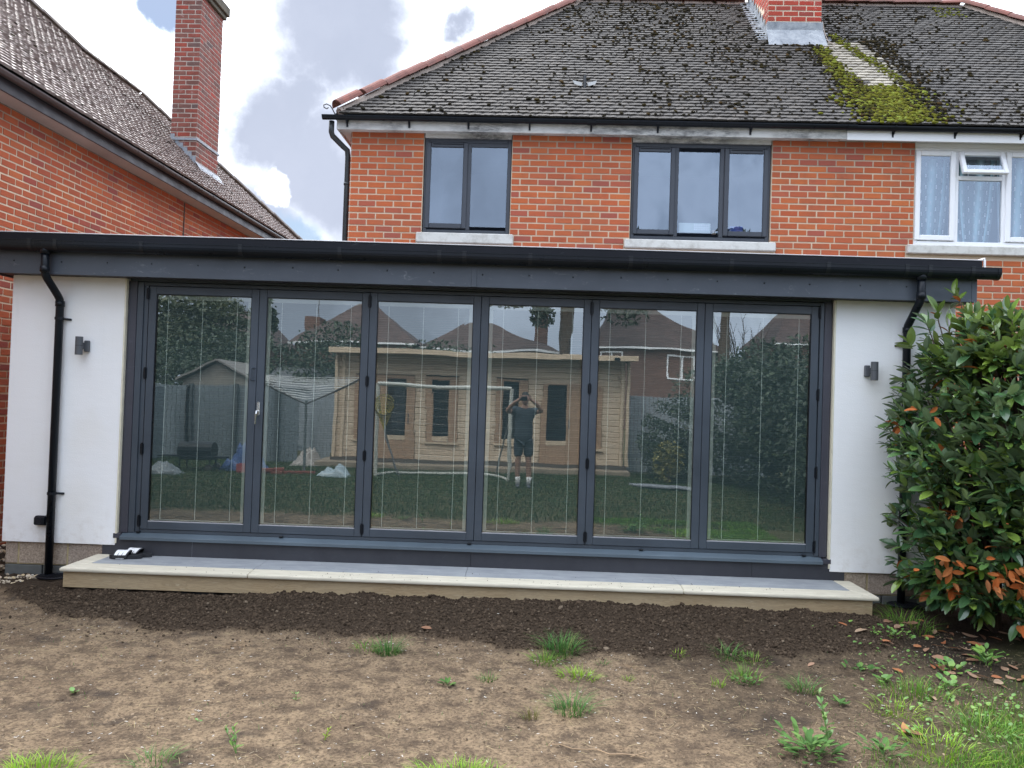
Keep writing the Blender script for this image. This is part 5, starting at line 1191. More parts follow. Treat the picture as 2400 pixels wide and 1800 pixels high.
def grass_area(name, n, fn, L, lab, mat, rng, seg=2, w=.002):
    X, Y = fn(n, rng); z = gz(X, Y) - .003; k = len(X); V, F = blades(X, Y, z, L * rng.uniform(.5, 1.2, k), w * rng.uniform(.7, 1.3, k), rng.uniform(.1, .9, k), rng.uniform(0, 6.3, k), rng, seg)
    o = link(name, np_mesh(name, V, F, mat), None, 'stuff'); tag(o, lab, 'grass')
def f1(n, rng):
    X = rng.uniform(.9, 3.4, n); Y = rng.uniform(-4.2, -1.2, n); k = rng.random(n) < lawn_mask(X, Y) * np.clip((fbm(X * 2.5, Y * 2.5, 61, 3) - .34) * 4, .03, 1) * .6 * (1 - .8 * shrub_mask(X, Y)); return X[k], Y[k]
grass_area('grass', 130000, f1, .046, 'thin green grass spreading over the earth in front of the shrub', M_GRASS, np.random.default_rng(3))
def f3(n, rng):
    X = rng.uniform(-3.2, 3.3, n); Y = rng.uniform(-3.9, -1.3, n); k = (rng.random(n) < np.clip((fbm(X * 1.4, Y * 1.4, 161, 4) - .47) * 3.0, 0, 1) * np.interp(X, [-3, .5, 2], [.10, .35, .8])) & (soil_mask(X, Y) < .6); return X[k], Y[k]
grass_area('sparse_grass', 9000, f3, .030, 'single short blades sprouting from the bare earth', M_GRASSD, np.random.default_rng(13), 2, .0016)
grass_area('dead_grass', 6000, f3, .035, 'dead straw coloured blades flattened on the bare earth', grass_mat('dead_blade', [(0, (.20, .15, .08)), (1, (.34, .27, .15))]), np.random.default_rng(17), 2, .0016)
def f2(n, rng):
    X = rng.uniform(-9.5, 6, n); Y = -3.6 - 7.3 * rng.random(n) ** 1.0; k = rng.random(n) < lawn_mask(X, Y) * .95; return X[k], Y[k]
grass_area('lawn_grass', 110000, f2, .07, 'mown lawn behind the camera running to the timber cabin', M_LAWN, np.random.default_rng(4), 1, .0055)
# leafy weeds
M_WEED = leaf_mat('soft_weed_leaf', [(0, (.065, .17, .022)), (.6, (.11, .25, .03)), (1, (.18, .32, .04))], (.14, .24, .07), .55)
M_WEEDD = leaf_mat('grey_green_weed_leaf', [(0, (.045, .115, .025)), (.6, (.078, .170, .038)), (1, (.125, .22, .05))], (.12, .18, .08), .7, .2)
WL = [leaf_shape(20 + k, w=.42) for k in range(3)]; WR = [leaf_shape(30 + k, w=.8) for k in range(3)]
def weed(x, y, h, n, ll, mat, lab, kind='up', spread=.05, lv=WL):
    r = random.Random(int(abs(x * 131 + y * 977) * 1000)); z0 = gz1(x, y); o = thing('weed', lab, 'weed', (x, y, z0 - .003), 0, 'leafy weeds on the bare earth'); T = []; mb = MB()
    if kind == 'up':
        for s_ in range(max(1, n // 9)):
            e = Vector((r.gauss(0, spread), r.gauss(0, spread), h * r.uniform(.7, 1))); mb.tube([(0, 0, 0), e * .5 + Vector((0, 0, .01)), e], [.003, .0022, .0012], 5)
            for k in range(9):
                t = .2 + .8 * k / 8; a = k * 2.4 + r.random(); d = Vector((cos(a), sin(a), .55 + .5 * t)); T.append((leaf_T(e * t, d, (0, 0, 1), ll * r.uniform(.7, 1.1) * (1.1 - .4 * t)), r.randrange(3), 0))
    else:
        for k in range(n):
            a = k * 2.4 + r.random() * .5; d = Vector((cos(a), sin(a), r.uniform(.15, .9))); q = Vector((cos(a), sin(a), 0)) * r.uniform(0, spread); T.append((leaf_T(q + Vector((0, 0, r.uniform(0, h))), d, (0, 0, 1), ll * r.uniform(.6, 1.15)), r.randrange(3), 0))
        mb.tube([(0, 0, -.01), (0, 0, h * .6)], .003, 5)
    mb.build('stalk', mat, o)
    cache = {}
    for Tm, k, mi in T:
        if k not in cache: cache[k] = mesh_of('leaf', lv[k][0], lv[k][1], [mat])
        q = link('leaf', cache[k], o); q.matrix_local = Tm
weed(-1.32, -3.34, .14, 18, .038, M_WEED, 'upright fresh green weed near the bottom left tufts', 'up', .025)
weed(-.94, -3.17, .07, 9, .030, grass_mat('lime_leaf', [(0, (.2, .3, .03)), (1, (.28, .36, .05))]), 'small lime seedling right of the upright green weed', 'up', .012)
weed(-1.23, -2.68, .05, 8, .028, M_WEED, 'tiny green seedling in the middle of the bare earth', 'ros', .01)
weed(-2.50, -2.68, .02, 3, .045, M_WEED, 'two leaf seedling with a pale stalk at the left side', 'ros', .01, WR)
weed(-1.65, -3.0, .015, 2, .022, M_WEED, 'single round leaf seedling left of the upright weed', 'ros', .004, WR)
weed(-.40, -2.385, .02, 12, .050, M_WEEDD, 'flat pale rosette left of a small dark tuft', 'ros', .02)
weed(1.50, -3.12, .09, 100, .062, M_WEEDD, 'large grey green broad leaved weed at the bottom right', 'ros', .16)
weed(1.62, -3.05, .30, 18, .06, M_WEED, 'tall stalk rising from the large grey green weed', 'up', .05)
weed(1.86, -3.12, .06, 34, .055, M_WEEDD, 'second broad leaved weed beside the large grey green weed', 'ros', .10)
weed(1.92, -2.45, .03, 11, .055, M_WEEDD, 'small green rosette between the clover and the bottom weeds', 'ros', .02)
weed(2.38, -2.02, .03, 10, .055, M_WEED, 'round leaved seedling on dark soil before the shrub', 'ros', .03, WR)
weed(3.29, -1.58, .12, 30, .075, M_WEED, 'bright leafy weed under the shrub among brown leaves', 'ros', .06)
weed(2.95, -1.75, .05, 22, .05, M_WEED, 'low creeping weed in front of the shrub leaves', 'ros', .12, WR)
weed(2.78, -2.05, .05, 24, .045, M_WEED, 'creeping round leaved weed beside the soft grass clump', 'ros', .13, WR)
weed(2.30, -1.85, .04, 18, .042, M_WEEDD, 'small creeping weed at the edge of the dark soil', 'ros', .12, WR)
weed(1.46, -2.12, .03, 30, .028, M_WEEDD, 'patch of clover at the foot of an upright tuft', 'ros', .08, WR)
weed(2.85, -1.15, .06, 34, .035, M_WEED, 'yellow green chickweed on the soil by the shrub', 'ros', .16, WR)
T = []; r = random.Random(91); n = 0
while n < 420:
    x = r.uniform(1.9, 3.6); y = r.uniform(-3.0, -.9); 
    if r.random() > float(np.clip((fbm(np.array([x * 2.2]), np.array([y * 2.2]), 66, 3)[0] - .4) * 5, 0, 1)) * sst(1.9, 2.8, np.array(x + (y + 2) * -.3)): n += .02; continue
    a = r.uniform(0, 6.3); T.append((leaf_T((x, y, gz1(x, y) + .006 + r.random() * .02), (cos(a), sin(a), r.uniform(.1, .7)), (0, 0, 1), r.uniform(.014, .032)), r.randrange(3), 0)); n += 1
scatter_stuff('ground_cover', T, WR, [M_WEED], 'tiny round leaved ground cover on the dark soil before the shrub', 'ground cover')
# fallen leaves under and before the shrub
M_FALL = leaf_mat('fallen_brown_leaf', [(0, (.17, .085, .05)), (.4, (.27, .14, .085)), (.8, (.34, .21, .14)), (1, (.42, .32, .22))], (.36, .25, .17), .8, .15)
M_FALLO = leaf_mat('fallen_orange_leaf', [(0, (.33, .12, .055)), (1, (.40, .17, .08))], (.4, .20, .10), .8, .15)
FL = [mesh_of('fallen_leaf', *leaf_shape(40 + k, w=.40), [M_FALL if k % 3 else M_FALLO]) for k in range(6)]
def fallen(x, y, s, lab, k, grp='fallen leaves before the shrub'):
    r = random.Random(int(x * 1000) ^ int(-y * 7777)); o = link('fallen_leaf', FL[k % 6]); a = r.uniform(0, 6.3)
    o.matrix_world = leaf_T((x, y, gz1(x, y) + .012), (cos(a), sin(a), r.uniform(-.05, .18)), (r.gauss(0, .3), r.gauss(0, .3), 1 if r.random() < .8 else -1), s); tag(o, lab, 'leaf', grp)
for x, y, s, lab, k in [(3.226, -1.20, .12, 'large orange brown leaf lying flat on dark soil near the chickweed', 0), (3.16, -.72, .10, 'tan leaf lying on the loose grass by the drain cover', 1), (2.68, -2.32, .12, 'pale tan leaf upright against the soft grass clump', 2),
    (2.05, -1.70, .08, 'pale curled leaf alone on the dark soil edge', 4), (2.12, -2.84, .10, 'pinkish leaf of a pair in the bottom right grass', 3), (2.20, -2.86, .12, 'pale leaf of a pair in the bottom right grass', 5), (2.99, -1.34, .10, 'curled tan leaf left of the large orange leaf', 1), (3.43, -1.50, .11, 'grey tan leaf beside the bright leafy weed', 5)]: fallen(x, y, s, lab, k)
r = random.Random(33); cnt = 0
while cnt < 96:
    x = r.uniform(2.35, 4.2); y = r.uniform(-2.35, -.55)
    if r.random() > float(shrub_mask(np.array([x]), np.array([y]))[0]) * 1.0 + .10: continue
    zone = ('under the shrub near the white wall' if y > -.95 else 'in the dark litter below the dead leaf cluster') if x > 3.45 else ('on the grassy edge by the drain cover' if y > -1.0 else ('beside the chickweed before the shrub' if y > -1.55 else 'on bare dark soil in front of the shrub'))
    kk = r.randrange(6); fallen(x, y, r.uniform(.08, .125), ('orange' if kk % 3 == 0 else 'brown') + ' fallen leaf lying ' + zone, kk); cnt += 1
o = link('fallen_leaf', FL[4]); o.matrix_world = leaf_T((-.70, -1.345, gz1(-.7, -1.345) + .015), (.9, -.3, .1), (0, -.3, 1), .085); tag(o, 'single pale leaf lying on the topsoil edge left of the middle', 'leaf', 'fallen leaves before the shrub')
t = MB(); p_ = [(.18 + k * .06, -3.16 - .01 * k + .018 * sin(k * 2.1), 0) for k in range(9)]; t.tube([(x, y, gz1(x, y) + .012) for x, y, z in p_], [.0028] * 8 + [.0015], 5); t.tube([(.58, -3.24, gz1(.58, -3.24) + .012), (.66, -3.20, gz1(.66, -3.2) + .02)], .0025, 5)
tag(t.build('dry_twig', simple('dry_twig_bark', (.32, .22, .13), .85), None), 'thin dry twig lying on the earth at the bottom right of centre', 'twig')

# ------------------------------------------------------------------ the garden behind the camera (seen in the door glass)
M_LOG = Mat('pale_pine_log'); m = M_LOG; f = m.noise(3, 5, .6, stretch=(1, 1, 9)); c = m.ramp(f, [(.3, (.55, .43, .31)), (.7, (.72, .59, .44))]); c = m.mix(m.math('MULTIPLY', m.rnd(), .35), c, (.45, .32, .21))
m.color(m.mix(m.ramp(m.noise(5.5, 2, .4), [(.68, 0), (.74, .8)]), c, (.16, .08, .04))).rough(.75, .3); M_LOG = m.m
M_FRAMEW = simple('orange_brown_joinery', (.37, .235, .145), .6, .2, 5, stretch=(3, 3, 1))
M_FASCW = simple('pale_timber_fascia', (.60, .47, .33), .7, .15, 6)
M_FELT = simple('dark_roofing_felt', (.04, .04, .04), .9)
M_DECKW = simple('weathered_deck', (.27, .215, .155), .9, .25, 4)
CB = thing('summer_house', 'pale timber cabin with two glazed doors standing behind the lawn', 'cabin', (0, -10.5, .12))
MB().box(-4.27, 2.28, -3.0, -.06, .18, 2.56).build('cabin_wall', M_DARKROOM, CB)
OPN = [(-3.86, -3.50, .62, 2.10), (-3.41, -2.49, .18, 2.11), (-2.24, -1.53, .62, 2.10), (-.64, .10, .62, 2.10), (.44, 1.33, .18, 2.02), (1.36, 1.80, .55, 2.02)]
z = .18; k = 0
while z < 2.55:
    segs = [(-4.30, 2.31)]; zc = z + .065
    for a, b, z0, z1 in OPN:
        if z0 < zc < z1:
            ns = []
            for p, q in segs:
                if b <= p or a >= q: ns.append((p, q)); continue
                if a > p: ns.append((p, a))
                if b < q: ns.append((b, q))
            segs = ns
    for p, q in segs: MB().box(p + .001, q - .001, -.05, 0, z, z + .127, c=.012).build('log', M_LOG, CB)
    z += .13
for x in (-4.33, -4.16, 2.20, 2.34): MB().box(x, x + .07, -.05, .06, .18, 2.56, c=.006).build('corner_post', M_FASCW, CB)
mb = MB(); mb.box(-4.36, 2.50, -3.2, .45, 2.60, 2.655); mb.build('cabin_roof', M_FELT, CB); MB().box(-4.40, 2.52, .455, .485, 2.555, 2.672, c=.004).build('roof_fascia', M_FASCW, CB)
MB().box(-4.36, 2.50, -.04, .454, 2.57, 2.598).build('roof_soffit', simple('stained_soffit', (.16, .12, .09), .8), CB)
MB().box(-4.62, 2.40, -3.0, .48, -.05, .10, c=.01).build('deck', M_DECKW, CB); MB().box(-4.36, 2.36, -3.0, .06, .101, .178).build('base_beam', simple('dark_base_beam', (.10, .08, .065), .9), CB)
GLZ = [(-3.76, -3.57, .74, 2.02), (-3.13, -2.69, .71, 2.01), (-2.09, -1.73, .74, 2.03), (-.48, -.11, .73, 2.05), (.57, 1.02, .70, 1.99), (1.42, 1.66, .70, 1.95)]
for (a, b, z0, z1), (ga, gb, g0, g1) in zip(OPN, GLZ):
    nm = 'cabin_door' if z0 < .3 else 'cabin_window'
    mb = MB(); mb.box(a, ga, -.045, .03, z0, z1, .004); mb.box(gb, b, -.045, .03, z0, z1, .004); mb.box(ga + .001, gb - .001, -.045, .028, g1, z1, .004); mb.box(ga + .001, gb - .001, -.045, .028, z0, g0, .004); d = mb.build(nm, M_FRAMEW, CB)
    MB().box(ga - .002, gb + .002, .0285, .036, g0 - .10, g0).build('rail', M_FASCW, d)
    if z0 > .3: MB().box(a - .03, b + .03, .001, .05, z0 - .05, z0 - .002).build('sill', M_FASCW, d)
    else: MB().box(gb + .05, gb + .075, .031, .05, 1.0, 1.22, .004).build('door_handle', M_IRON, d)
    link('glass_pane', mesh_of('glass_pane', [(ga, -.01, g0), (gb, -.01, g0), (gb, -.01, g1), (ga, -.01, g1)], [(1, 0, 3, 2)], M_CGLASS), d)
MB().box(2.0, 2.12, .49, .56, 2.57, 2.63, .004).build('flood_light', M_BLACK, CB)
# goal
G = thing('football_goal', 'white tubular football goal with slack net on the lawn', 'goal', (-1.6, -8.4, .1)); M_GOAL = simple('cream_white_tube', (.46, .46, .41), .4, .08, 4)
for x in (-1.345, 1.345): MB().tube([(x, 0, 0), (x, 0, 1.87)], .040, 10).build('post', M_GOAL, G)
MB().tube([(-1.345, 0, 1.87), (0, 0, 1.865), (1.345, 0, 1.87)], .040, 10).build('crossbar', M_GOAL, G)
for x in (-1.345, 1.345): MB().tube([(x, 0, .035), (x * .9, -.5, .03), (x * .78, -.85, .03)], .03, 8).build('ground_bar', M_GOAL, G); MB().tube([(x * .78, -.85, .03), (x * .98, -.3, 1.2), (x, -.02, 1.82)], .018, 8).build('stay', simple('grey_stay', (.2, .2, .19), .5), G)
MB().tube([(-1.05, -.85, .03), (1.05, -.85, .03)], .03, 8).build('back_bar', M_GOAL, G)
mb = MB(); r = random.Random(4)
for k in range(19):
    x = -1.3 + k * .145; mb.tube([(x, -.01, 1.84), (x * .92 + r.uniform(-.05, .05), -.45, 1.0 + r.uniform(-.1, .1)), (x * .82, -.84, .05)], .0022, 3, caps=False)
for k in range(11):
    t = k / 10; mb.tube([(-1.3 + .25 * t, -.01 - .83 * t, 1.84 - 1.79 * t), (0, -.05 - .80 * t, 1.74 - 1.66 * t), (1.3 - .25 * t, -.01 - .83 * t, 1.84 - 1.79 * t)], .0022, 3, caps=False)
mb.build('net', simple('grey_net', (.35, .34, .3), .8), G, kind='stuff')
LN = thing('landing_net', 'yellow fishing landing net leaning on the left goal post', 'fishing net', (-2.79, -8.33, .1)); mb = MB()
ring = [(.21 * cos(a), -.02 * sin(a), 1.46 + .215 * sin(a)) for a in [k * 2 * pi / 24 for k in range(25)]]; mb.tube(ring, .010, 6, caps=False); mb.build('hoop', M_BLACK, LN)
mb = MB()
for k in range(24):
    a = k * 2 * pi / 24; mb.tube([(.21 * cos(a), .0, 1.46 + .215 * sin(a)), (.13 * cos(a), -.05, 1.28 + .12 * sin(a)), (.0, -.06, .95)], .004, 3, caps=False)
for k in range(7): q = 1 - k * .12; mb.tube([(.21 * q * cos(a), -.06 * (1 - q) * 2, 1.46 - .3 * (1 - q) + .215 * q * sin(a)) for a in [j * 2 * pi / 16 for j in range(17)]], .004, 3, caps=False)
mb.build('mesh_bag', simple('yellow_net', (.45, .36, .03), .7), LN, kind='stuff'); MB().tube([(0, 0, 1.24), (.05, 0, .8), (.25, -.1, .22), (.30, -.15, .02)], .014, 8).build('handle', simple('grey_pole', (.18, .18, .19), .4), LN)
# rotary dryer
RD = thing('rotary_dryer', 'rotary clothes dryer with many lines left of the cabin', 'clothes dryer', (-4.42, -8.5, .1)); MB().tube([(0, 0, 0), (0, 0, 1.5)], .028, 8).build('pole', simple('green_grey_pole', (.12, .14, .14), .5), RD)
ends = []
for k in range(4):
    a = radians(32 + 90 * k); e = Vector((1.55 * cos(a), 1.55 * sin(a), 1.98)); ends.append(e); MB().tube([(0, 0, 1.42), e * .5 + Vector((0, 0, .70)), e], .016, 6).build('arm', M_IRON, RD)
mb = MB()
for q in range(9):
    t = .28 + q * .09; pts = [Vector((0, 0, 1.42)).lerp(e, t) for e in ends]; 
    for i in range(4): a, b = pts[i], pts[(i + 1) % 4]; mb.tube([a, (a + b) / 2 - Vector((0, 0, .05)), b], .0065, 3, caps=False)
mb.build('line', simple('grey_line', (.45, .46, .44), .6), RD, kind='stuff')
# barbecue
BQ = thing('barbecue', 'black barrel barbecue with tall flue in front of the grey fence', 'barbecue', (-6.62, -8.5, -.02))
mb = MB(); mb.tube([(-.36, 0, .52), (.30, 0, .52)], [.19, .19], 16); mb.build('barrel', M_RUBBER, BQ); MB().tube([(-.27, 0, .68), (-.27, 0, 1.86)], .035, 8).build('flue', M_RUBBER, BQ); MB().box(-.70, .66, .12, .34, .40, .43).build('shelf', M_RUBBER, BQ)
for x in (-.33, .28):
    for y in (-.14, .14): MB().tube([(x, y, .4), (x, y * 1.3, .1)], .016, 6).build('leg', M_RUBBER, BQ)
for y in (-.2, .2): MB().tube([(.28, y - .02, .18), (.28, y + .02, .18)], .08, 14).build('wheel', M_IRON, BQ)
# fences
M_FG = simple('grey_fence_paint', (.135, .16, .175), .85, .18, 2.5, stretch=(4, 4, .6)); M_FL = simple('light_grey_boards', (.30, .33, .355), .8, .15, 3, stretch=(5, 5, .5)); M_POST = simple('dark_fence_post', (.06, .07, .075), .85)
def fence(lab, x0, x1, y, z0, z1, mat, bw, post, posts=True, dy=0.0):
    L = sqrt((x1 - x0) ** 2 + dy * dy); t = thing('garden_fence', lab, 'fence', (x0, y, z0), atan2(dy, x1 - x0)); n = int(L / bw); me = [mesh_of('board', *cbox(0, bw - .008, -.008 - q * .004, .008 - q * .004, .03, z1 - z0 - q * .008, .002), [mat]) for q in (0, 1)]
    for k in range(n): o = link('board', me[k % 2], t); o.location = (k * bw, 0, 0)
    if posts:
        q = 0
        while q <= L: MB().box(q - .05, q + .05, .010, .10, 0, z1 - z0 + .03).build('fence_post', M_POST, t); q += post
    MB().box(0, L, -.05, -.02, .35, .43).build('fence_rail', mat, t)
fence('dark grey board fence behind the barbecue', -12.1, -5.2, -11.0, .05, 1.86, M_FG, .11, 1.05)
fence('light grey vertical board fence left of the cabin', -5.15, -4.55, -11.5, .1, 1.95, M_FL, .09, 2, False)
fence('light grey vertical board fence right of the cabin', 2.45, 5.9, -11.2, .1, 1.93, M_FL, .09, 1.8, False)
fence('grey side fence along the left of the lawn', -8.9, -8.4, -4.2, .05, 1.8, M_FG, .13, 1.8, True, -6.6)
SD = thing('garden_shed', 'small gabled shed behind the dark grey fence', 'shed', (-7.95, -12.6, 0)); mb = MB(); mb.add([(-.9, 0, 0), (.9, 0, 0), (.9, 0, 1.98), (0, 0, 2.42), (-.9, 0, 1.98), (-.9, -2, 0), (.9, -2, 0), (.9, -2, 1.98), (0, -2, 2.42), (-.9, -2, 1.98)], [(0, 1, 2, 3, 4), (9, 8, 7, 6, 5), (0, 4, 9, 5), (1, 6, 7, 2)]); mb.build('shed_wall', simple('pale_shed_boards', (.22, .20, .17), .8), SD)
for s_ in (-1, 1): mb = MB(); mb.add([(0, .15, 2.47), (s_ * 1.02, .15, 1.97), (s_ * 1.02, -2.1, 1.97), (0, -2.1, 2.47), (0, .15, 2.52), (s_ * 1.02, .15, 2.02), (s_ * 1.02, -2.1, 2.02), (0, -2.1, 2.52)], [(0, 1, 2, 3), (4, 5, 6, 7), (0, 1, 5, 4), (1, 2, 6, 5)]); mb.build('shed_roof', simple('pale_felt', (.18, .165, .15), .9), SD)
SD2 = thing('garage', 'low grey garage roof behind the dark grey fence', 'garage', (-5.9, -14, 0)); MB().box(-1.4, 1.4, -4, 0, 0, 1.9).build('garage_wall', M_FL, SD2); mb = MB(); mb.add([(-1.5, .1, 1.88), (1.5, .1, 1.88), (1.5, -2, 2.5), (-1.5, -2, 2.5), (-1.5, -4.1, 1.88), (1.5, -4.1, 1.88)], [(0, 1, 2, 3), (3, 2, 5, 4)]); mb.build('garage_roof', simple('grey_garage_roof', (.13, .135, .14), .9), SD2)
# bits on the lawn
BS = thing('brick_pile', 'small pile of spare red bricks on the lawn edge', 'brick pile', (-4.6, -8.3, .1)); bm1 = mesh_of('brick', *cbox(-.11, .11, -.05, .05, 0, .065, .005), [simple('new_red_brick', (.22, .055, .035), .85)])
for k in range(7): o = link('brick', bm1, BS); o.location = ((k % 5) * .21 - .5, random.uniform(-.12, .12), (k // 5) * .067); o.rotation_euler = (0, 0, random.uniform(-.6, .6))
def cloth(lab, x, y, sx, sy, h, mat, name, cat, seed):
    n = 18; V = []; 
    for j in range(n + 1):
        for i in range(n + 1):
            u, v = i / n * 2 - 1, j / n * 2 - 1; d = max(abs(u), abs(v)); zz = h * (1 - d ** 2) * float(fbm(np.array([u * 2.2 + seed]), np.array([v * 2.2]), seed, 3)[0]) * 1.7; V.append((u * sx * (1 + .2 * sin(v * 5 + seed)), v * sy, zz + .005))
    F = [(j * (n + 1) + i, j * (n + 1) + i + 1, (j + 1) * (n + 1) + i + 1, (j + 1) * (n + 1) + i) for j in range(n) for i in range(n)]
    o = link(name, np_mesh(name, np.array(V), F, mat, None, True)); o.location = (x, y, gz1(x, y)); tag(o, lab, cat)
cloth('crumpled pale blue plastic bag on the lawn', -3.72, -8.2, .27, .17, .24, simple('pale_blue_plastic', (.30, .37, .40), .35), 'plastic_bag', 'bag', 3)
cloth('heap of clear sheeting in front of the barbecue', -6.9, -7.6, .30, .18, .2, simple('clear_sheet', (.15, .17, .175), .3), 'plastic_sheet', 'sheeting', 5)
cloth('blue tarpaulin beside the barbecue', -5.7, -8.6, .45, .2, .5, simple('blue_tarpaulin', (.05, .09, .22), .5), 'tarpaulin', 'tarpaulin', 7)
cloth('white dust sheet over garden kit by the cabin corner', -4.85, -10.3, .28, .3, .36, simple('white_sheet', (.30, .27, .24), .8), 'dust_sheet', 'sheet', 9)
CR = thing('toy_crate', 'open red toy crate on the lawn beside the blue tarpaulin', 'crate', (-5.55, -8.3, .08)); mb = MB(); M_RED = simple('faded_red_plastic', (.36, .09, .10), .5)
for d in [(-.18, .18, -.12, -.105, 0, .2), (-.18, .18, .105, .12, 0, .2), (-.18, -.165, -.104, .104, 0, .2), (.165, .18, -.104, .104, 0, .2)]: MB().box(*d).build('side', M_RED, CR)
MB().box(-.164, .164, -.104, .104, 0, .02).build('base', M_RED, CR)
for k in range(4):
    mb = MB(); mb.box(-.6, .6, -.10, .10, 0, .03, c=.003); o = mb.build('grey_plank', simple('grey_plank', (.20, .21, .23), .7), None); o.location = (2.75 + .05 * k, -8.35 + .21 * k, gz1(3, -8.3) + .005 + .012 * k); o.rotation_euler = (0, 0, .25 + .03 * k); tag(o, ['nearest grey plank of four lying on the lawn by the hedge', 'second grey plank from the house of four on the lawn', 'third grey plank from the house of four on the lawn', 'grey plank of four on the lawn closest to the round bush'][k], 'plank', 'grey planks on the lawn')
# foliage masses
def leaf_cloud(n, ctr, rad, size, seed, flat=0, shell=.45, clump=2.2, thr=.42):
    r = np.random.default_rng(seed); P = []; need = n
    while need > 0:
        q = r.normal(size=(n * 2, 3)); q /= np.linalg.norm(q, axis=1)[:, None]; rr_ = r.random(n * 2) ** shell; bumpy = .80 + .4 * (fbm(q[:, 0] * 2.4 + seed, q[:, 1] * 2.4 + q[:, 2] * 1.7, seed, 3)); p = q * (rr_ * bumpy)[:, None]
        k = fbm(p[:, 0] * clump + 7 * p[:, 2], p[:, 1] * clump - 5 * p[:, 2], seed + 5, 3) > thr; p = p[k][:need]; P.append(p); need -= len(p)
    p = np.concatenate(P); C_ = p * np.array(rad) + np.array(ctr); n = len(C_)
    a = r.normal(size=(n, 3)); a[:, 2] *= (1 - flat); a /= np.linalg.norm(a, axis=1)[:, None]; b = np.cross(a, r.normal(size=(n, 3))); b /= np.linalg.norm(b, axis=1)[:, None]; s = size * r.uniform(.6, 1.3, n)[:, None]
    V = np.stack([C_ - a * s, C_ - b * s * .45, C_ + a * s, C_ + b * s * .45], 1).reshape(-1, 3); F = np.arange(4 * n).reshape(-1, 4); return V, F
def tree_leaf(name, pal): return leaf_mat(name, pal, (.06, .08, .04), .6)
M_TL = tree_leaf('dark_hedge_leaf', [(0, (.010, .022, .012)), (.5, (.018, .040, .018)), (.85, (.032, .064, .022)), (1, (.07, .10, .03))])
M_TO = tree_leaf('oak_leaf', [(0, (.02, .03, .012)), (.5, (.045, .06, .02)), (.85, (.075, .085, .025)), (1, (.11, .11, .03))])
M_TY = tree_leaf('golden_leaf', [(0, (.14, .12, .02)), (.5, (.26, .22, .04)), (1, (.34, .30, .08))])
M_TP = tree_leaf('pine_needles', [(0, (.010, .016, .010)), (.7, (.020, .030, .014)), (1, (.04, .05, .02))])
def plant(name, lab, cat, clouds, mat, trunk=None, grp=None):
    c0 = clouds[0][1]; t = thing(name, lab, cat, (c0[0], c0[1], .05), 0, grp); Vs = []; Fs = []; b = 0
    for n, c, rd, s, sd in clouds: V, F = leaf_cloud(n, (c[0] - c0[0], c[1] - c0[1], c[2] - .05), rd, s, sd); Vs.append(V); Fs.append(F + b); b += len(V)
    link('crown', np_mesh('crown', np.concatenate(Vs), np.concatenate(Fs), mat), t)
    mb = MB()
    for p, rad in (trunk or [([(0, 0, -.1), (.05, 0, c0[2])], [.06, .03])]): mb.tube(p, rad, 8)
    mb.build('trunk', M_STEM, t); return t
plant('garden_hedge', 'tall dark green hedge along the right side of the lawn', 'hedge', [(11000, (5.0, -4.6, 1.3), (.95, 1.7, 1.55), .055, 1), (12000, (5.0, -7.0, 1.4), (1.05, 1.7, 1.65), .055, 2), (12000, (4.95, -9.2, 1.5), (1.2, 1.7, 1.65), .055, 3)], M_TL)
plant('round_bush', 'round green bush in front of the light grey fence', 'bush', [(8000, (3.45, -9.9, .95), (.95, .8, 1.0), .04, 4)], M_TL)
plant('golden_bush', 'small golden leaved bush beside the round green bush', 'bush', [(700, (3.05, -9.0, .55), (.35, .3, .45), .045, 5)], M_TY)
plant('garden_hedge', 'broad leafy hedge behind the dark grey fence', 'hedge', [(14000, (-9.0, -16, 1.9), (3.6, 1.5, 1.7), .07, 6), (10000, (-5.6, -15.5, 2.0), (1.7, 1.4, 2.0), .065, 7)], M_TL)
plant('oak_tree', 'large spreading oak behind the left hand gardens', 'tree', [(15000, (-16.5, -31, 4.6), (3.0, 2.6, 2.3), .13, 8), (6000, (-19.5, -31.5, 3.4), (2.5, 2, 1.9), .13, 9)], M_TO, [([(0, 0, -.1), (.1, 0, 3.5)], [.4, .25])])
plant('conifer_tree', 'narrow ivy covered trunk left of the brown roofed house', 'tree', [(1500, (-16.2, -40, 6.0), (.9, .9, 1.9), .2, 10)], M_TL, [([(0, 0, -.1), (.1, 0, 6)], [.5, .35])])
plant('back_hedge', 'dark shrubbery before the brown roofed houses', 'hedge', [(7000, (-3.5, -28, 2.6), (3.2, 1.3, 1.9), .10, 11), (7000, (9.5, -24, 1.9), (3.6, 1.3, 2.2), .09, 12), (6000, (14.5, -28, 2.6), (3.5, 1.5, 3.0), .11, 13)], M_TL)
pt = [([(0, 0, -.1), (.02, 0, 6), (.12, 0, 16)], [.46, .43, .33])]
plant('pine_tree', 'tall straight pine with a thick trunk behind the cabin', 'tree', [(2400, (2.55, -41.5, 12.5), (4.5, 3.5, 2.4), .30, 14), (500, (-1.3, -40.5, 7.9), (1.6, 1.0, .55), .16, 15), (420, (1.0, -40.5, 7.2), (.9, .8, 1.0), .16, 16), (380, (6.0, -40.5, 7.5), (1.6, 1, 1.1), .18, 30)], M_TP, pt)
plant('pine_tree', 'second pine trunk seen at the right behind the hedge', 'tree', [(900, (12.5, -41, 12), (3, 3, 2), .3, 17)], M_TP, [([(0, 0, -.1), (-.05, 0, 4), (.0, 0, 6), (.1, 0, 14)], [.8, .40, .30, .28])])
BT = thing('bare_tree', 'bare branched tree behind the right hand hedge', 'tree', (13.9, -42, 0)); mb = MB(); r = random.Random(14)
mb.tube([(0, 0, -.1), (0, 0, 4.2)], [.25, .16], 8); mb.build('trunk', M_STEM, BT); mb = MB()
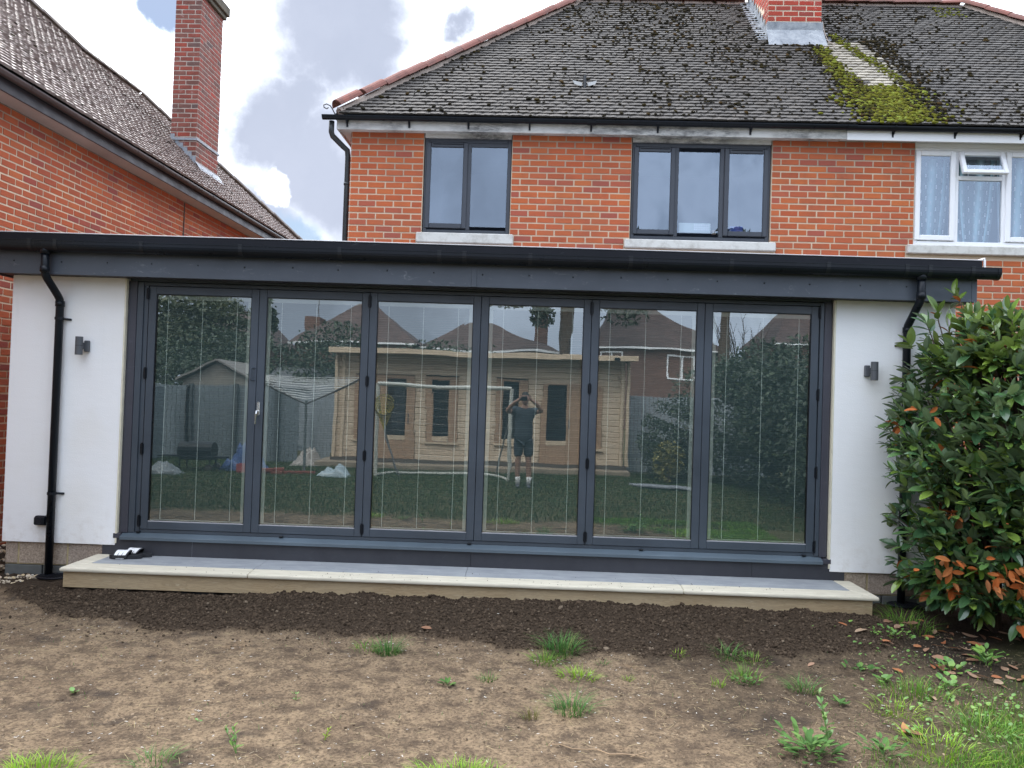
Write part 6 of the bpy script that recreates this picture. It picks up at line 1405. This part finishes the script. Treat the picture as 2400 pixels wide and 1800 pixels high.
for k in range(46):
    a = r.uniform(-1.05, 1.05); l = r.uniform(2.2, 4.0); e = Vector((sin(a) * l, r.uniform(-.6, .6), 3.6 + cos(a) * l * .95)); mid = Vector((sin(a) * l * .6, 0, 3.8 + cos(a) * l * .4)); mb.tube([(0, 0, 3.4), mid, e], [.035, .025, .012], 4)
    for q in range(3): f_ = mid.lerp(e, r.random()); mb.tube([f_, f_ + Vector((r.uniform(-.4, .4), 0, r.uniform(.4, .9)))], [.014, .006], 4)
mb.build('branches', M_STEM, BT, kind='stuff')
# houses beyond
M_RB = Mat('distant_brown_roof'); m = M_RB; sp_ = m.n('ShaderNodeSeparateXYZ'); m.l(m.pos, sp_.inputs[0]); wv_ = m.math('FRACT', m.math('MULTIPLY', sp_.outputs['Z'], 4.2)); c = m.ramp(m.noise(1.5, 5), [(.3, (.062, .042, .038)), (.7, (.105, .070, .062))]); m.color(m.mix(m.ramp(wv_, [(.0, .75), (.16, 0)]), c, (.04, .025, .022))).rough(.9); M_RB = m.m
M_HB = simple('distant_red_brown_brick', (.15, .085, .065), .9, .2, 3)
def far_house(lab, x0, x1, y, ze, zr, d, ridge, chim=None, wins=(), cat='house'):
    t = thing('brown_roofed_house', lab, 'house', (0, y, 0)); MB().box(x0 + .35, x1 - .35, -d + .35, -.35, 0, ze - .02).build('wall', M_HB, t); a, b = ridge
    V = [(x0, 0, ze), (x1, 0, ze), (x1, -d, ze), (x0, -d, ze), (a, -d / 2, zr), (b, -d / 2, zr)]; rf = MB().add(V, [(0, 1, 5, 4), (1, 2, 5), (2, 3, 4, 5), (3, 0, 4), (3, 2, 1, 0)]).build('roof', M_RB, t)
    MB().box(x0, x1, .0, .10, ze - .12, ze + .0).build('gutter', M_WHITEP, t)
    if chim: MB().box(chim[0], chim[0] + chim[1], -d * .55, -d * .35, ze, chim[2]).build('chimney', M_HB, t)
    for wx, wz, ww, wh in wins:
        mb = MB(); bars(mb, wx, wx + ww, wz, wz + wh, .09, -.36, -.30, 0); mb.box(wx + ww * .48, wx + ww * .55, -.36, -.30, wz + .09, wz + wh - .09); f_ = mb.build('window', M_WINW, t); MB().box(wx + .05, wx + ww - .05, -.40, -.37, wz + .05, wz + wh - .05).build('pane', simple('dark_pane', (.03, .035, .04), .1), f_)
    return t
far_house('hipped brown roofed house left of the cabin roof', -15.2, -6.9, -42, 5.05, 8.0, 8.5, (-11.6, -10.6), (-15.0, 1.0, 6.9), [(-12.1, 3.5, .95, 1.3)])
far_house('hipped brown roofed house behind the middle of the cabin', -6.9, 2.3, -43, 4.9, 7.0, 8, (-4.0, -2.4), (.55, .95, 9.5), [(-5.2, 3.2, 1.5, 1.3), (-1.6, 3.2, 1.5, 1.3)])
far_house('brown roofed house with white windows right of the pine', 4.4, 13.0, -41.5, 5.2, 8.3, 9, (5.8, 8.6), None, [(4.7, 3.7, 1.5, 1.2), (9.0, 3.35, 1.7, 1.45)])
far_house('dark roofed house at the far right beyond the hedge', 15.8, 22.5, -42, 5.9, 8.9, 8, (18.2, 20), None, [(19.2, 4.0, 1.4, 1.3)])
far_house('low red roofed house behind the oak', -24.5, -17.6, -46, 4.9, 7.6, 8, (-22, -20), None, [])
MB_AE = thing('roof_aerial', 'television aerial above the hipped brown roofed house', 'aerial', (-14.2, -45.5, 6.8)); MB().tube([(0, 0, 0), (0, 0, 2.3)], .03, 5).build('mast', M_IRON, MB_AE); MB().tube([(-.5, 0, 2.6), (.5, 0, 2.1)], .025, 5).build('boom', M_IRON, MB_AE)

# ------------------------------------------------------------------ the photographer, standing behind the camera
PX = .035
PR = thing('person', 'person in dark t-shirt and shorts with white socks, holding a phone up to their face', 'person', (PX, -7.42, .10))
M_SKIN = simple('skin', (.30, .17, .12), .55, .08, 20); M_TEE = simple('dark_blue_tee', (.030, .042, .055), .9, .15, 12); M_SHORT = simple('dark_blue_shorts', (.026, .036, .048), .85, .15, 12); M_SOCK = simple('white_sock', (.72, .72, .70), .9); M_SHOE = simple('dark_trainer', (.05, .055, .065), .6); M_HAIR = simple('dark_hair', (.02, .016, .013), .8)
def skin(name, verts, edges, mat, root=0, sub=2, flat=None):
    me = bpy.data.meshes.new(name); me.from_pydata([v[:3] for v in verts], edges, []); me.materials.append(mat); o = link(name, me, PR)
    md = o.modifiers.new('skin', 'SKIN'); md.use_smooth_shade = True; sv = me.skin_vertices[0].data if me.skin_vertices else None
    if sv is None:
        bpy.context.view_layer.objects.active = o; o.select_set(True); bpy.ops.mesh.customdata_skin_add(); o.select_set(False); sv = me.skin_vertices[0].data
    for k, v in enumerate(verts): r_a = v[3]; sv[k].radius = r_a if isinstance(r_a, tuple) else (r_a, r_a); sv[k].use_root = (k == root)
    ss = o.modifiers.new('sub', 'SUBSURF'); ss.levels = 1; ss.render_levels = sub; return o
B = [(0, 0, .92, (.15, .10)), (0, 0, 1.10, (.135, .095)), (0, 0, 1.30, (.155, .105)), (0, .01, 1.44, (.13, .085)), (0, .02, 1.52, .055), (0, .035, 1.60, .052),
     (-.17, 0, 1.45, .062), (-.345, .10, 1.44, .046), (-.20, .26, 1.60, .038), (-.105, .325, 1.665, .027),
     (.17, 0, 1.45, .062), (.345, .10, 1.44, .046), (.20, .26, 1.60, .038), (.105, .325, 1.665, .027),
     (-.095, 0, .82, .088), (-.09, .01, .48, .060), (-.085, -.01, .30, .056), (-.075, -.01, .09, .038),
     (.105, 0, .82, .088), (.115, .01, .48, .060), (.125, -.01, .30, .056), (.135, -.01, .09, .038)]
body = skin('body', B, [(0, 1), (1, 2), (2, 3), (3, 4), (4, 5), (3, 6), (6, 7), (7, 8), (8, 9), (3, 10), (10, 11), (11, 12), (12, 13), (0, 14), (14, 15), (15, 16), (16, 17), (0, 18), (18, 19), (19, 20), (20, 21)], M_SKIN)
skin('t_shirt', [(0, 0, .80, (.215, .160)), (0, 0, 1.08, (.195, .145)), (0, 0, 1.30, (.195, .140)), (0, .005, 1.43, (.14, .10)), (0, .015, 1.50, .075), (-.17, 0, 1.45, .082), (-.285, .06, 1.445, .078), (.17, 0, 1.45, .082), (.285, .06, 1.445, .078)], [(0, 1), (1, 2), (2, 3), (3, 4), (3, 5), (5, 6), (3, 7), (7, 8)], M_TEE)
skin('shorts', [(0, 0, 1.0, (.17, .125)), (-.09, 0, .86, .115), (-.095, .005, .66, .105), (-.097, .005, .56, .106), (.10, 0, .86, .115), (.11, .005, .66, .105), (.113, .005, .56, .106)], [(0, 1), (1, 2), (2, 3), (0, 4), (4, 5), (5, 6)], M_SHORT)
for x in (-.075, .135):
    MB().tube([(x, -.01, .05), (x, -.01, .16), (x, -.01, .20)], [.046, .048, .050], 12).build('sock', M_SOCK, PR, smooth=True)
    skin('shoe', [(x, -.06, .035, (.040, .036)), (x, .04, .040, (.046, .038)), (x, .15, .030, (.044, .028)), (x, .20, .022, (.034, .020))], [(0, 1), (1, 2), (2, 3)], M_SHOE, 0, 1)
# head with nose, ears, hair
b = bmesh.new(); bmesh.ops.create_uvsphere(b, u_segments=24, v_segments=16, radius=1)
for v in b.verts:
    x, y, z = v.co; jaw = 1 - .22 * max(0, -z); nose = .20 * math.exp(-((x / .16) ** 2 + ((z + .05) / .22) ** 2)) * (1 if y > 0 else 0); eye = -.05 * (math.exp(-(((abs(x) - .34) / .14) ** 2 + ((z - .12) / .10) ** 2)) if y > 0 else 0); mouth = -.03 * (math.exp(-((x / .25) ** 2 + ((z + .42) / .05) ** 2)) if y > 0 else 0)
    v.co = (x * .076 * jaw, y * .098 * (1 + nose + eye + mouth), z * .122)
for f in b.faces: f.smooth = True
me = bpy.data.meshes.new('head'); b.to_mesh(me); b.free(); me.materials.append(M_SKIN); hd = link('head', me, PR); hd.location = (0, .045, 1.675)
for s_ in (-1, 1): mb = MB(); mb.tube([(s_ * .074, -.005, -.03), (s_ * .088, -.012, .0), (s_ * .076, -.005, .035)], [.012, .016, .012], 8); e_ = mb.build('ear', M_SKIN, hd, smooth=True)
b = bmesh.new(); bmesh.ops.create_uvsphere(b, u_segments=20, v_segments=14, radius=1); bmesh.ops.delete(b, geom=[v for v in b.verts if v.co.z < (.30 if v.co.y > -.1 else -.25)], context='VERTS')
for v in b.verts: v.co = (v.co.x * .081, v.co.y * .104 - .004, v.co.z * .129)
me = bpy.data.meshes.new('hair'); b.to_mesh(me); b.free(); me.materials.append(M_HAIR); hh = link('hair', me, PR); hh.location = (0, .045, 1.677)
# hands: palm and five bent fingers each round the phone ends
for s_ in (-1, 1):
    V = []; E_ = []
    V.append((s_ * .105, .325, 1.665, .026)); V.append((s_ * .098, .338, 1.69, (.030, .016)))
    for k in range(4): 
        a = k * .017; V += [(s_ * (.100 - .002 * k), .352, 1.668 + a * .9 + .012, .0085), (s_ * (.092), .372, 1.672 + a + .01, .0080), (s_ * (.066 + .006 * abs(k - 1.5)), .380, 1.674 + a + .008, .0068)]; i0 = 2 + 3 * k; E_ += [(1, i0), (i0, i0 + 1), (i0 + 1, i0 + 2)]
    V += [(s_ * .088, .335, 1.655, .0105), (s_ * .064, .338, 1.645, .0085)]; E_ += [(0, 1), (0, 14), (14, 15)]; skin('hand', V, E_, M_SKIN, 0, 1)
ph = thing('mobile_phone', 'dark mobile phone held sideways in front of the face', 'phone', (PX - .035, -7.066, 1.778)); MB().box(-.073, .073, -.008, 0, -.036, .036, c=.004).build('phone_body', M_BLACK, ph)
for k in (0, 1): MB().tube([(-.055 + .02 * k, .0, .015), (-.055 + .02 * k, .003, .015)], .007, 10).build('camera_lens', M_RUBBER, ph)
